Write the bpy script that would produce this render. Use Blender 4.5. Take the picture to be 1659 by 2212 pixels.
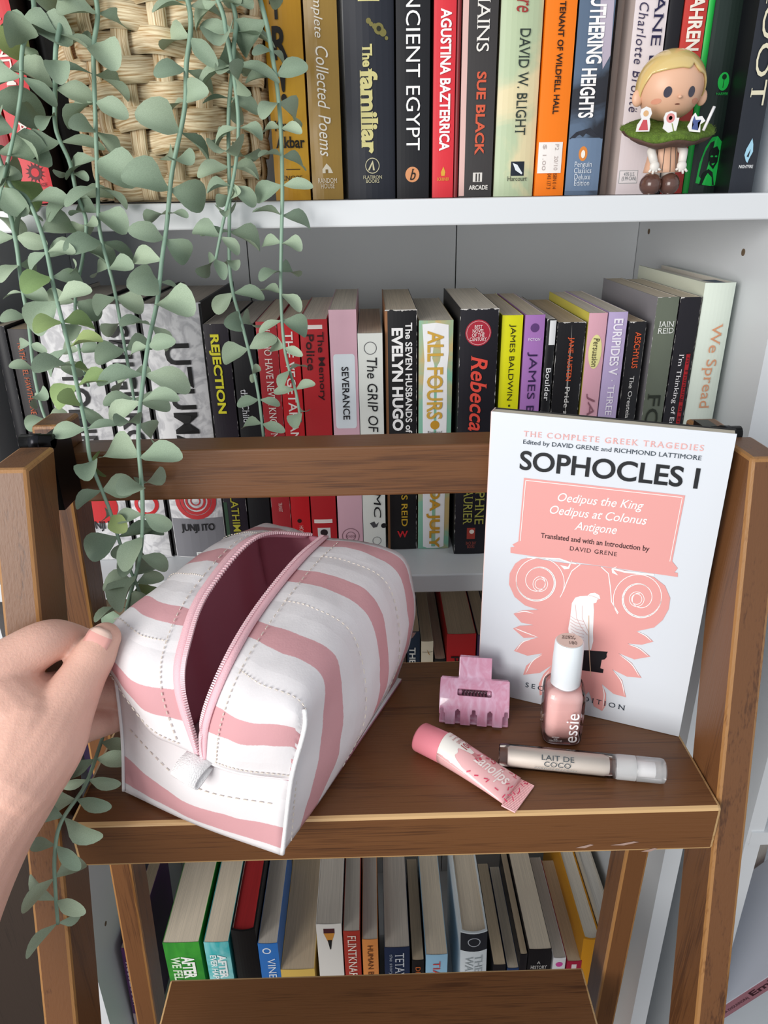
import bpy, bmesh, math, random
from mathutils import Vector, Matrix, noise
random.seed(7)
for o in list(bpy.data.objects): bpy.data.objects.remove(o)
SC = bpy.context.scene
C = SC.collection
# ------------------------------------------------------------------ camera
H = 1.40                                   # eye height above the floor
F = 1540.0; TH = math.radians(24); RO = math.radians(1.0); YA = math.radians(0.7)
fw = Vector((math.sin(YA)*math.cos(TH), math.cos(YA)*math.cos(TH), -math.sin(TH)))
rt0 = Vector((math.cos(YA), -math.sin(YA), 0)); up0 = rt0.cross(fw)
rt = rt0*math.cos(RO) - up0*math.sin(RO); up = rt0*math.sin(RO) + up0*math.cos(RO)
CAM = Vector((0, 0, H))
cd = bpy.data.cameras.new('camera'); cam = bpy.data.objects.new('camera', cd); C.objects.link(cam)
cd.sensor_fit = 'VERTICAL'; cd.sensor_height = 36; cd.lens = 36*F/2212; cd.clip_start = .01
M3 = Matrix((rt, up, -fw)).transposed()
cam.matrix_world = Matrix.Translation(CAM) @ M3.to_4x4()
SC.camera = cam
# ------------------------------------------------------------------ light
W = bpy.data.worlds.new('world'); SC.world = W; W.use_nodes = True
W.node_tree.nodes['Background'].inputs[0].default_value = (.90, .95, 1.0, 1)
W.node_tree.nodes['Background'].inputs[1].default_value = .72
def area(name, loc, target, size, energy, col):
    l = bpy.data.lights.new(name, 'AREA'); l.size = size; l.energy = energy; l.color = col
    o = bpy.data.objects.new(name, l); C.objects.link(o); o.location = loc
    o.rotation_euler = (Vector(target)-Vector(loc)).to_track_quat('-Z', 'Y').to_euler(); return o
area('window_left_offscreen', (-1.15, -.95, H+.14), (0, .5, H-.15), 1.15, 37, (1.0, .97, .93))
SC.view_settings.view_transform = 'Standard'; SC.view_settings.look = 'None'
SC.view_settings.exposure = -0.05; SC.view_settings.gamma = 1.0; SC.view_settings.use_curve_mapping = False

# ------------------------------------------------------------------ pixel helpers (1659x2212 frame)
def ray(px, py): return rt*((px-829.5)/F) - up*((py-1106)/F) + fw
def atz(px, py, z): d = ray(px, py); return CAM + d*((z-H)/d.z)
def aty(px, py, y): d = ray(px, py); return CAM + d*(y/d.y)
def atd(px, py, dep): return CAM + ray(px, py)*dep
def proj(P):
    p = Vector(P)-CAM; k = p.dot(fw)
    return 829.5+F*p.dot(rt)/k, 1106-F*p.dot(up)/k
# ------------------------------------------------------------------ materials
def lin(h):
    if not isinstance(h, str): return tuple(h)
    h = h.lstrip('#'); v = [int(h[i:i+2], 16)/255 for i in (0, 2, 4)]
    return tuple(c/12.92 if c <= .04045 else ((c+.055)/1.055)**2.4 for c in v)
MATS = {}
def mat(name, col='#ffffff', rough=.6, metal=0, bump=0, bscale=400, vary=0, vscale=30, trans=0, ior=1.45, coat=0, sub=0, spec=.5, rand=0):
    if name in MATS: return MATS[name]
    m = bpy.data.materials.new(name); MATS[name] = m; m.use_nodes = True
    nt = m.node_tree; b = nt.nodes['Principled BSDF']; c = lin(col)
    b.inputs['Base Color'].default_value = (*c, 1); b.inputs['Roughness'].default_value = rough
    b.inputs['Metallic'].default_value = metal; b.inputs['Transmission Weight'].default_value = trans
    b.inputs['IOR'].default_value = ior; b.inputs['Coat Weight'].default_value = coat
    b.inputs['Specular IOR Level'].default_value = spec
    if sub:
        b.inputs['Subsurface Weight'].default_value = sub; b.inputs['Subsurface Radius'].default_value = (.004, .0015, .0008)
    tc = nt.nodes.new('ShaderNodeTexCoord')
    if vary or rand:
        mix = nt.nodes.new('ShaderNodeHueSaturation'); mix.inputs['Color'].default_value = (*c, 1)
        n = nt.nodes.new('ShaderNodeTexNoise'); n.inputs['Scale'].default_value = vscale; n.inputs['Detail'].default_value = 5
        nt.links.new(tc.outputs['Object'], n.inputs['Vector'])
        mr = nt.nodes.new('ShaderNodeMapRange'); mr.inputs[1].default_value = .3; mr.inputs[2].default_value = .7
        mr.inputs[3].default_value = 1-vary; mr.inputs[4].default_value = 1+vary
        nt.links.new(n.outputs['Fac'], mr.inputs[0]); out = mr.outputs[0]
        if rand:
            oi = nt.nodes.new('ShaderNodeObjectInfo'); m2 = nt.nodes.new('ShaderNodeMapRange')
            m2.inputs[3].default_value = 1-rand; m2.inputs[4].default_value = 1+rand
            nt.links.new(oi.outputs['Random'], m2.inputs[0])
            mm = nt.nodes.new('ShaderNodeMath'); mm.operation = 'MULTIPLY'
            nt.links.new(out, mm.inputs[0]); nt.links.new(m2.outputs[0], mm.inputs[1]); out = mm.outputs[0]
            m3 = nt.nodes.new('ShaderNodeMapRange'); m3.inputs[3].default_value = .52; m3.inputs[4].default_value = .475
            nt.links.new(oi.outputs['Random'], m3.inputs[0]); nt.links.new(m3.outputs[0], mix.inputs['Hue'])
        nt.links.new(out, mix.inputs['Value']); nt.links.new(mix.outputs[0], b.inputs['Base Color'])
    if bump:
        n = nt.nodes.new('ShaderNodeTexNoise'); n.inputs['Scale'].default_value = bscale; n.inputs['Detail'].default_value = 4
        nt.links.new(tc.outputs['Object'], n.inputs['Vector'])
        bp = nt.nodes.new('ShaderNodeBump'); bp.inputs['Strength'].default_value = bump; bp.inputs['Distance'].default_value = .001
        nt.links.new(n.outputs['Fac'], bp.inputs['Height']); nt.links.new(bp.outputs[0], b.inputs['Normal'])
    return m
def wood(name, axis, dark='#3b2213', mid='#53331c', light='#6b4527', rough=.42):
    """stained wood, grain along one axis (0 x, 1 y, 2 z)"""
    if name in MATS: return MATS[name]
    m = bpy.data.materials.new(name); MATS[name] = m; m.use_nodes = True
    nt = m.node_tree; b = nt.nodes['Principled BSDF']; b.inputs['Roughness'].default_value = rough
    tc = nt.nodes.new('ShaderNodeTexCoord'); mp = nt.nodes.new('ShaderNodeMapping')
    s = [60, 60, 60]; s[axis] = 3.0; mp.inputs['Scale'].default_value = s
    nt.links.new(tc.outputs['Object'], mp.inputs['Vector'])
    n = nt.nodes.new('ShaderNodeTexNoise'); n.inputs['Scale'].default_value = 1; n.inputs['Detail'].default_value = 8
    n.inputs['Distortion'].default_value = .8; nt.links.new(mp.outputs[0], n.inputs['Vector'])
    mp2 = nt.nodes.new('ShaderNodeMapping'); s2 = [900, 900, 900]; s2[axis] = 25; mp2.inputs['Scale'].default_value = s2
    nt.links.new(tc.outputs['Object'], mp2.inputs['Vector'])
    n2 = nt.nodes.new('ShaderNodeTexNoise'); n2.inputs['Scale'].default_value = 1; n2.inputs['Detail'].default_value = 3
    nt.links.new(mp2.outputs[0], n2.inputs['Vector'])
    n3 = nt.nodes.new('ShaderNodeTexNoise'); n3.inputs['Scale'].default_value = 9; n3.inputs['Detail'].default_value = 3
    nt.links.new(tc.outputs['Object'], n3.inputs['Vector'])
    ad = nt.nodes.new('ShaderNodeMath'); ad.operation = 'MULTIPLY_ADD'; ad.inputs[1].default_value = .72
    nt.links.new(n2.outputs['Fac'], ad.inputs[0]); nt.links.new(n.outputs['Fac'], ad.inputs[2])
    a2 = nt.nodes.new('ShaderNodeMath'); a2.operation = 'MULTIPLY_ADD'; a2.inputs[1].default_value = .4
    nt.links.new(n3.outputs['Fac'], a2.inputs[0]); nt.links.new(ad.outputs[0], a2.inputs[2])
    r = nt.nodes.new('ShaderNodeValToRGB'); e = r.color_ramp.elements
    e[0].position = .62; e[0].color = (*lin(dark), 1); e[1].position = 1.12 if False else 1.0; e[1].color = (*lin(light), 1)
    k = e.new(.84); k.color = (*lin(mid), 1)
    nt.links.new(a2.outputs[0], r.inputs[0]); nt.links.new(r.outputs[0], b.inputs['Base Color'])
    bp = nt.nodes.new('ShaderNodeBump'); bp.inputs['Strength'].default_value = .25; bp.inputs['Distance'].default_value = .0006
    nt.links.new(n2.outputs['Fac'], bp.inputs['Height']); nt.links.new(bp.outputs[0], b.inputs['Normal'])
    return m
def clear(name, tint=(1, 1, 1), ior=1.45, rough=.03, milk=0):
    """clear glass or plastic: see-through with Fresnel reflections"""
    if name in MATS: return MATS[name]
    m = bpy.data.materials.new(name); MATS[name] = m; m.use_nodes = True; nt = m.node_tree; nt.nodes.clear()
    out = nt.nodes.new('ShaderNodeOutputMaterial'); tr = nt.nodes.new('ShaderNodeBsdfTransparent'); tr.inputs[0].default_value = (*tint, 1)
    gl = nt.nodes.new('ShaderNodeBsdfGlossy'); gl.inputs['Roughness'].default_value = rough; gl.inputs[0].default_value = (1, 1, 1, 1)
    fr = nt.nodes.new('ShaderNodeFresnel'); fr.inputs[0].default_value = ior; mx = nt.nodes.new('ShaderNodeMixShader'); last = tr.outputs[0]
    if milk:
        df = nt.nodes.new('ShaderNodeBsdfDiffuse'); df.inputs[0].default_value = (.86, .87, .88, 1); m0 = nt.nodes.new('ShaderNodeMixShader'); m0.inputs[0].default_value = milk
        nt.links.new(tr.outputs[0], m0.inputs[1]); nt.links.new(df.outputs[0], m0.inputs[2]); last = m0.outputs[0]
    nt.links.new(fr.outputs[0], mx.inputs[0]); nt.links.new(last, mx.inputs[1]); nt.links.new(gl.outputs[0], mx.inputs[2]); nt.links.new(mx.outputs[0], out.inputs[0]); return m
def translucent(m, fac):
    """let cloth pass some light"""
    nt = m.node_tree; b = nt.nodes['Principled BSDF']; out = [n for n in nt.nodes if n.type == 'OUTPUT_MATERIAL'][0]
    t = nt.nodes.new('ShaderNodeBsdfTranslucent'); mx = nt.nodes.new('ShaderNodeMixShader'); mx.inputs[0].default_value = fac
    src = b.inputs['Base Color']
    if src.links: nt.links.new(src.links[0].from_socket, t.inputs[0])
    else: t.inputs[0].default_value = src.default_value
    nt.links.new(b.outputs[0], mx.inputs[1]); nt.links.new(t.outputs[0], mx.inputs[2]); nt.links.new(mx.outputs[0], out.inputs[0])
def page_mat(name, col, axis=0):
    if name in MATS: return MATS[name]
    m = mat(name, col, .85); nt = m.node_tree; b = nt.nodes['Principled BSDF']
    tc = nt.nodes.new('ShaderNodeTexCoord'); mp = nt.nodes.new('ShaderNodeMapping')
    s = [12, 12, 12]; s[axis] = 2600; mp.inputs['Scale'].default_value = s
    nt.links.new(tc.outputs['Object'], mp.inputs['Vector'])
    n = nt.nodes.new('ShaderNodeTexNoise'); n.inputs['Scale'].default_value = 1; n.inputs['Detail'].default_value = 3
    nt.links.new(mp.outputs[0], n.inputs['Vector'])
    h = nt.nodes.new('ShaderNodeHueSaturation'); h.inputs['Color'].default_value = (*lin(col), 1)
    mr = nt.nodes.new('ShaderNodeMapRange'); mr.inputs[1].default_value = .3; mr.inputs[2].default_value = .7
    mr.inputs[3].default_value = .78; mr.inputs[4].default_value = 1.1
    nt.links.new(n.outputs['Fac'], mr.inputs[0]); nt.links.new(mr.outputs[0], h.inputs['Value']); nt.links.new(h.outputs[0], b.inputs['Base Color'])
    return m
def flat(col, rough=.5, spec=.4):
    return mat('print_'+(col if isinstance(col, str) else '_'.join('%.2f' % c for c in col)).lstrip('#')+('' if rough == .5 else '_%d' % (rough*100)), col, rough, spec=spec)
# ------------------------------------------------------------------ object helpers
def tag(o, label=None, cat=None, group=None, kind=None):
    if label: o['label'] = label
    if cat: o['category'] = cat
    if group: o['group'] = group
    if kind: o['kind'] = kind
    return o
def root_loc(p):
    while p.parent: p = p.parent
    return p.location
def thing(name, label, cat, loc, group=None):
    o = bpy.data.objects.new(name, None); C.objects.link(o); o.location = loc; o.empty_display_size = .02
    return tag(o, label, cat, group)
def obj(name, V, Fc, m, parent=None, smooth=False, label=None, idx=None, mats=None, kind=None):
    """mesh from world-space vertices, made relative to the root thing"""
    off = Vector((0, 0, 0)) if parent is None else root_loc(parent)
    me = bpy.data.meshes.new(name); me.from_pydata([Vector(v)-off for v in V], [], Fc)
    for mm in (mats or [m]): me.materials.append(mm)
    if idx: me.polygons.foreach_set('material_index', idx)
    me.polygons.foreach_set('use_smooth', [smooth]*len(me.polygons)); me.update()
    o = bpy.data.objects.new(name, me); C.objects.link(o)
    if parent: o.parent = parent
    if label: o['label'] = label
    if kind: o['kind'] = kind
    return o
def bm_fix(o):
    bm = bmesh.new(); bm.from_mesh(o.data); bmesh.ops.recalc_face_normals(bm, faces=bm.faces); bm.to_mesh(o.data); bm.free(); return o
def bevel(o, w, seg=2, mi=-1):
    md = o.modifiers.new('bevel', 'BEVEL'); md.width = w; md.segments = seg; md.limit_method = 'ANGLE'; md.material = mi; md.harden_normals = False; return o
BF = [(0, 3, 2, 1), (4, 5, 6, 7), (0, 1, 5, 4), (1, 2, 6, 5), (2, 3, 7, 6), (3, 0, 4, 7)]
def boxv(x0, x1, y0, y1, z0, z1): return [(x0, y0, z0), (x1, y0, z0), (x1, y1, z0), (x0, y1, z0), (x0, y0, z1), (x1, y0, z1), (x1, y1, z1), (x0, y1, z1)]
def box(name, x0, x1, y0, y1, z0, z1, m, parent=None, **k): return obj(name, boxv(x0, x1, y0, y1, z0, z1), BF, m, parent, **k)
def hexa(name, bot, top, m, parent=None, **k): return obj(name, list(bot)+list(top), BF, m, parent, **k)
def tube(pts, rad, n=10, caps=True):
    """tapered tube through points with radii: verts, faces"""
    pts = [Vector(p) for p in pts]; V = []; Fc = []
    if not isinstance(rad, (list, tuple)): rad = [rad]*len(pts)
    t = (pts[1]-pts[0]).normalized(); a = t.orthogonal().normalized()
    for i, p in enumerate(pts):
        if i == 0: t = pts[1]-pts[0]
        elif i == len(pts)-1: t = pts[-1]-pts[-2]
        else: t = (pts[i+1]-pts[i]).normalized()+(pts[i]-pts[i-1]).normalized()
        t.normalize(); a = (a-t*a.dot(t)).normalized(); b = t.cross(a)
        for k in range(n):
            q = 2*math.pi*k/n; V.append(p+(a*math.cos(q)+b*math.sin(q))*rad[i])
    for i in range(len(pts)-1):
        for k in range(n):
            k2 = (k+1) % n; Fc.append((i*n+k, i*n+k2, (i+1)*n+k2, (i+1)*n+k))
    if caps: Fc.append(tuple(range(n-1, -1, -1))); Fc.append(tuple(range((len(pts)-1)*n, len(pts)*n)))
    return V, Fc
def lathe(prof, cen, n=24, sx=1, sy=1, sup=None):
    """profile (r, z) about a vertical axis; sup = superellipse exponent for squarish sections"""
    V = []; Fc = []; cen = Vector(cen)
    for r, z in prof:
        for k in range(n):
            q = 2*math.pi*k/n; c, s = math.cos(q), math.sin(q)
            if sup:
                f = (abs(c)**sup+abs(s)**sup)**(-1/sup); c *= f; s *= f
            V.append(cen+Vector((r*c*sx, r*s*sy, z)))
    for i in range(len(prof)-1):
        for k in range(n):
            k2 = (k+1) % n; Fc.append((i*n+k, i*n+k2, (i+1)*n+k2, (i+1)*n+k))
    Fc.append(tuple(range(n-1, -1, -1))); Fc.append(tuple(range((len(prof)-1)*n, len(prof)*n)))
    return V, Fc
def join(*vf):
    V = []; Fc = []
    for v, f in vf:
        k = len(V); V += list(v); Fc += [tuple(i+k for i in q) for q in f]
    return V, Fc
def xform(vf, Mx): return [Mx @ Vector(v) for v in vf[0]], vf[1]
def cr(P, t):
    """Catmull-Rom through list P at parameter t in [0, len-1]"""
    n = len(P); i = min(int(t), n-2); f = t-i
    p1, p2 = Vector(P[i]), Vector(P[i+1])
    p0 = Vector(P[i-1]) if i > 0 else p1*2-p2
    p3 = Vector(P[i+2]) if i+2 < n else p2*2-p1
    return .5*((2*p1)+(p2-p0)*f+(2*p0-5*p1+4*p2-p3)*f*f+(3*p1-p0-3*p2+p3)*f**3)
def resample(P, n): return [cr(P, (len(P)-1)*i/(n-1)) for i in range(n)]
TEXTS = []
def text(parent, s, fn, col, bold=0, italic=0, serif=False, name='lettering', rough=.5, space=1.0, res=3):
    """flat print: fn(a, b) maps the string's box (0..1, 0..1) to a world point"""
    TEXTS.append((parent, s, fn, flat(col, rough), bold, italic, serif, name, space, res))
def polyprint(name, pts, m, parent):
    """one filled outline from ordered world points"""
    bm = bmesh.new(); off = root_loc(parent); vs = [bm.verts.new(Vector(p)-off) for p in pts]
    f = bm.faces.new(vs); bmesh.ops.triangulate(bm, faces=[f]); me = bpy.data.meshes.new(name); bm.to_mesh(me); bm.free()
    me.materials.append(m); o = bpy.data.objects.new(name, me); C.objects.link(o); o.parent = parent; return o

# ================================================================== the room
m_white = mat('white_laminate', '#d8dbde', .38, bump=.03, bscale=300)
m_wallp = mat('wall_paint', '#a9aca6', .9, bump=.05, bscale=500)
m_floor = wood('floor_wood', 1, '#2a1c14', '#3b281c', '#4a3424', .5)
tag(box('floor', -2.2, 2.2, -1.6, 1.0, -.05, 0, m_floor), kind='structure')
tag(box('wall_back', -2.2, 2.2, .83, .9, 0, 2.5, m_wallp), kind='structure')
# ------------------------------------------------------------------ bookcase
BX0, BX1, BY0, BY1 = -.322, .288, .520, .818
Z1, Z2, Z3, Z4 = H-.003, H-.292, H-.592, H-1.0
bc = thing('bookcase', 'tall white bookcase packed with rows of books, brown folding stand before it', 'bookcase', (-.02, .66, 0))
box('side_panel', BX0-.018, BX0, BY0, BY1, 0, H+.62, m_white, bc)
box('side_panel', BX1, BX1+.018, BY0, BY1, 0, H+.62, m_white, bc)
for z, t in ((Z1, .017), (Z2, .017), (Z3, .017), (Z4, .017), (H-1.33, .03), (H+.30, .017), (H+.62, .018)):
    o = box('shelf', BX0, BX1, BY0+(.004 if z < H+.5 else 0), BY1, z-t, z, m_white, bc); bevel(o, .0012)
xs = [BX0, -.1315, .0925, BX1]
for i in range(3): box('back_panel', xs[i]+.0006, xs[i+1]-.0006, BY1-.004, BY1, H-1.36, H+.62, m_white, bc)
m_hole = mat('hole_shade', '#6b5844', .9)  # pin holes are flat discs, their inner shade put into the colour
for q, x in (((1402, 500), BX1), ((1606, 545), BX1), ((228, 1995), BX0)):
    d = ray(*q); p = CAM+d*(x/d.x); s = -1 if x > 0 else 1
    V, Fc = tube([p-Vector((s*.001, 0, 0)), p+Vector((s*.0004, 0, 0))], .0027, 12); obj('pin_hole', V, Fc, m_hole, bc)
cb = thing('cabinet', 'dark brown cabinet standing left of the white bookcase', 'cabinet', (-.55, .67, 0))
m_cab = wood('dark_cabinet', 2, '#1d1714', '#2a211c', '#352a23', .6)
box('body', -.80, -.344, .545, .81, .04, H-.345, m_cab, cb); bevel(box('worktop', -.81, -.342, .535, .815, H-.345, H-.320, m_cab, cb), .002)
for x0, x1, xh in ((-.795, -.575, -.59), (-.570, -.348, -.555)):
    d_ = box('door', x0, x1, .528, .5449, .06, H-.352, m_cab, cb); bevel(d_, .002); obj('handle', *tube([(xh, .515, H-.60), (xh, .515, H-.48)], .005, 10), m_cab if False else mat('aged_brass', '#5a4a30', .4, metal=.9), d_)
box('plinth', -.79, -.35, .56, .80, 0, .04, m_cab, cb)
nb = thing('bookcase', 'white bookcase standing to the right beyond a narrow gap', 'bookcase', (.6, .66, 0))
box('side_panel', .369, .385, BY0, BY1, 0, H+.62, m_white, nb)
for z in (H-.594, H-.25, H-.95, H+.1): box('shelf', .372, 1.0, BY0-.002, BY1, z-.017, z, m_white, nb)
box('back_panel', .385, 1.0, BY1-.004, BY1, 0, H+.62, m_white, nb)

# ================================================================== folding ladder stand
m_wx = wood('walnut_x', 0); m_wz = wood('walnut_z', 2)
m_edge = wood('worn_edge_x', 0, '#8a6034', '#b08452', '#c9a473'); m_edgez = wood('worn_edge_z', 2, '#6a4524', '#80562e', '#9a6e40')
m_black = mat('black_metal', '#0c0b0c', .35, metal=.6)
TZ = H-.3225
TX0, TX1, TY0, TY1 = -.178, .194, .299, .446
ld = thing('ladder_stand', 'dark brown wooden folding ladder stand with two treads before the bookcase', 'shelf stand', (0, .35, 0))
def worn(name, V, m, me_, w=.0016, seg=2):
    o = obj(name, V, BF, m, ld, mats=[m, me_]); bevel(o, w, seg, 1); return o
worn('tread', boxv(TX0, TX1, TY0, TY1, TZ-.033, TZ), m_wx, m_edge, .0022)
worn('tread', boxv(-.197, .180, .20, .424, H-.65-.03, H-.65), m_wx, m_edge, .002)
def leg(xt, xb, ztop, zb, ytop, slope, w, dep, sgn, mm=m_wz):
    """post whose inner front edge runs from (xt, ytop, ztop) to the floor"""
    def sec(x, z):
        y = ytop+slope*(z-ztop); x2 = x+sgn*w
        a, b = min(x, x2), max(x, x2)
        return [(a, y, z), (b, y, z), (b, y+dep, z), (a, y+dep, z)]
    return worn('leg', sec(xb, zb)+sec(xt, ztop), mm, m_edgez, .0022)
leg(-.1815, -.212, H-.1275, 0, .352, .235, .0205, .037, -1)
leg(.1985, .170, H-.130, 0, .351, .235, .0185, .037, 1)
leg(-.1915, -.250, H-.126, 0, .424, .0, .019, .030, -1)
leg(.2070, .190, H-.139, 0, .424, .0, .020, .030, 1)
worn('rail', boxv(-.1925, .207, .4245, .451, H-.1775, H-.1440), m_wx, m_wx, .0015)
for a, c, y in (((46, 952), (116, 955), .398), ((1536, 936), (1597, 936), .392)):
    p, q = aty(*a, y), aty(*c, y); q.z = p.z = (p.z+q.z)/2
    obj('hinge', *tube([p, q], .0043, 14), m_black, ld, smooth=True)
    obj('hinge_collar', *tube([p+(q-p)*.30, p+(q-p)*.62], .0047, 14), mat('black_steel', '#2a2a2e', .3, metal=.8), ld, smooth=True)
    x = q.x if a[0] < 800 else p.x; s = 1 if a[0] < 800 else -1
    box('hinge_plate', min(x, x-s*.0085), max(x, x-s*.0085), y-.004, y+.024, p.z-.042, p.z+.001, m_black, ld)
for x in (-.187, .2005):                     # pegs that carry the tread at the legs
    obj('peg', *tube([(x-.010, .33, TZ-.020), (x+.010, .33, TZ-.020)], .004, 12), m_black, ld)
# scuffs on the front edge of the tread
for q in ((1260, 1828, 44), (1345, 1822, 70), (1400, 1836, 40)):
    a = aty(q[0], q[1], TY0-.0003); 
    pts = [a+Vector((dx, 0, dz)) for dx, dz in ((-.0045*q[2]/44, -.0012), (-.002, -.0004), (.004*q[2]/44, .0014), (.006*q[2]/44, .0008), (.001, -.0016))]
    polyprint('scuff', pts, mat('scuff', '#a58a80', .4), ld)

# ================================================================== books
PAGE = {'tan': '#e2d4bf', 'grey': '#c6beb4', 'cream': '#eae1d2', 'white': '#e8e3da', 'aged': '#cfba9d'}
def spine_z(x, y, py):
    z = H-.2
    for _ in range(5):
        px, _q = proj((x, y, z)); z = aty(px, py, y).z
    return z
def cover_mat(col, rough=.42, wear=0, kind=None, col2='#777777'):
    key = 'cover_%s_%s_%s' % (col.lstrip('#'), kind or '', int(wear*10))
    if key in MATS: return MATS[key]
    m = mat(key, col, rough, spec=.45); nt = m.node_tree; b = nt.nodes['Principled BSDF']
    tc = nt.nodes.new('ShaderNodeTexCoord'); cur = None
    if kind:
        n = nt.nodes.new('ShaderNodeTexNoise'); n.inputs['Scale'].default_value = {'sketch': 55, 'marble': 24, 'foil': 3}.get(kind, 30)
        n.inputs['Detail'].default_value = 9; n.inputs['Distortion'].default_value = 2.5 if kind == 'sketch' else .8
        nt.links.new(tc.outputs['Object'], n.inputs['Vector'])
        r = nt.nodes.new('ShaderNodeValToRGB'); e = r.color_ramp.elements
        e[0].position = .40 if kind == 'sketch' else .42; e[1].position = .56 if kind == 'sketch' else .58
        e[0].color = (*lin(col2), 1); e[1].color = (*lin(col), 1)
        nt.links.new(n.outputs['Fac'], r.inputs[0]); cur = r.outputs[0]
    if wear:
        uv = nt.nodes.new('ShaderNodeUVMap'); sp = nt.nodes.new('ShaderNodeSeparateXYZ'); nt.links.new(uv.outputs[0], sp.inputs[0])
        def mth(op, a, b_, c=None):
            k = nt.nodes.new('ShaderNodeMath'); k.operation = op
            for i, v in enumerate((a, b_)):
                if v is None: continue
                if isinstance(v, (int, float)): k.inputs[i].default_value = v
                else: nt.links.new(v, k.inputs[i])
            return k.outputs[0]
        eu = mth('MULTIPLY', mth('MINIMUM', sp.outputs[0], mth('SUBTRACT', 1.0, sp.outputs[0])), 3.0)
        ev = mth('MULTIPLY', mth('SUBTRACT', 1.0, sp.outputs[1]), 8.0)
        ed = mth('MINIMUM', eu, ev)
        n = nt.nodes.new('ShaderNodeTexNoise'); n.inputs['Scale'].default_value = 230; n.inputs['Detail'].default_value = 6
        nt.links.new(tc.outputs['Object'], n.inputs['Vector'])
        msk = mth('GREATER_THAN', mth('SUBTRACT', n.outputs['Fac'], mth('MULTIPLY', ed, 4.2)), .53-.10*wear)
        mx = nt.nodes.new('ShaderNodeMix'); mx.data_type = 'RGBA'; mx.inputs[7].default_value = (.62, .60, .57, 1)
        mx.inputs[6].default_value = (*lin(col), 1)
        if cur: nt.links.new(cur, mx.inputs[6])
        nt.links.new(msk, mx.inputs[0]); cur = mx.outputs[2]
    if cur: nt.links.new(cur, b.inputs['Base Color'])
    return m
class Book: pass
def book(label, x0, x1, y0, z0, z1, col, left=None, right=None, page='tan', depth=.135, hard=False, wear=0, kind=None, col2='#777777', rough=.42, lean=0, name=None, parent_group=None, metal=0, round_=0, topcol=None):
    """upright book, spine towards the camera; lean = tilt about its lower left edge (radians, + to the right)"""
    r = thing(name or ('hardcover_book' if hard else 'paperback_book'), label, 'book', ((x0+x1)/2, y0+depth/2, z0), parent_group)
    t = .0022 if hard else .0006; y1 = y0+depth; w = x1-x0; z0 += .0003
    cl, sl = math.cos(lean), math.sin(lean)
    def P(x, y, z): return Vector((x0+(x-x0)*cl+(z-z0)*sl, y, z0+(z-z0)*cl-(x-x0)*sl + (w*sl if sl > 0 else 0)))
    n = 8; bul = min(.0035, w*.1) if (hard or round_) else .0007
    out = [(x0, y1)]+[(x0+w*i/n, y0+bul*((2*i/n-1)**2)) for i in range(n+1)]+[(x1, y1)]
    inn = [(x0+t, y1)]+[(x0+t+(w-2*t)*i/n, y0+t+bul*((2*i/n-1)**2)) for i in range(n+1)]+[(x1-t, y1)]
    k = len(out); V = []
    for z in (z0, z1):
        V += [P(x, y, z) for x, y in out]; V += [P(x, y, z) for x, y in inn]
    Fc = []; mi = []; N = 2*k
    for i in range(k-1):
        Fc.append((i, i+1, N+i+1, N+i)); mi.append(1 if i == 0 else 2 if i == k-2 else 0)
        Fc.append((k+i+1, k+i, N+k+i, N+k+i+1)); mi.append(3)
        Fc.append((N+i, N+i+1, N+k+i+1, N+k+i)); mi.append(1 if i == 0 else 2 if i == k-2 else 0)
        Fc.append((i+1, i, k+i, k+i+1)); mi.append(0)
    for a in (0, k-1):
        Fc.append((a, a+k, N+a+k, N+a)); mi.append(1 if a == 0 else 2)
    ms = cover_mat(col, rough, wear, kind, col2)
    if metal: ms.node_tree.nodes['Principled BSDF'].inputs['Metallic'].default_value = metal
    o = obj('cover', V, Fc, ms, r, mats=[ms, cover_mat(left or col, .45), cover_mat(right or col, .45), cover_mat('#d8d2c8', .7)], idx=mi)
    uvl = o.data.uv_layers.new(name='UVMap')
    for p in o.data.polygons:
        for li in p.loop_indices:
            vi = o.data.loops[li].vertex_index; j = vi % N; zt = vi >= N
            uvl.data[li].uv = ((min(max(j-1, 0), n)/n) if j < k else .5, 1.0 if zt else 0.0)
    ins = .003 if hard else .0004
    pv = [P(x, y, z) for x, y, z in boxv(x0+t, x1-t, y0+t+bul*.8, y1-(.003 if hard else .0008), z0+ins, z1-ins)]
    obj('page_block', pv, BF, page_mat('pages_'+page, PAGE.get(page, page)), r)
    b = Book(); b.root = r; b.x0, b.x1, b.y0, b.z0, b.z1, b.w, b.P, b.bul = x0, x1, y0, z0, z1, w, P, bul
    return b
def sp_pt(b, u, z, off=.00025): return b.P(b.x0+b.w*u, b.y0+b.bul*((2*u-1)**2)-off, z)
def zpy(b, py): return min(max(spine_z((b.x0+b.x1)/2, b.y0, py), b.z0+.0008), b.z1-.0006)
def s_text(b, s, py0, py1, u, h, col, **k):
    """spine lettering reading downwards; u centre across, h cap height as a share of the width"""
    za, zb = zpy(b, py0), zpy(b, py1)
    text(b.root, s, lambda a, c: sp_pt(b, u+(c-.5)*h, za+(zb-za)*a, .0009), col, name=k.pop('name', 'spine_title'), **k)
def h_text(b, s, py, hpx, u0, u1, col, **k):
    """upright lettering across the spine"""
    za, zb = zpy(b, py+hpx/2), zpy(b, py-hpx/2)
    text(b.root, s, lambda a, c: sp_pt(b, u0+(u1-u0)*a, za+(zb-za)*c, .0009), col, name=k.pop('name', 'spine_imprint'), **k)
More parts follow.
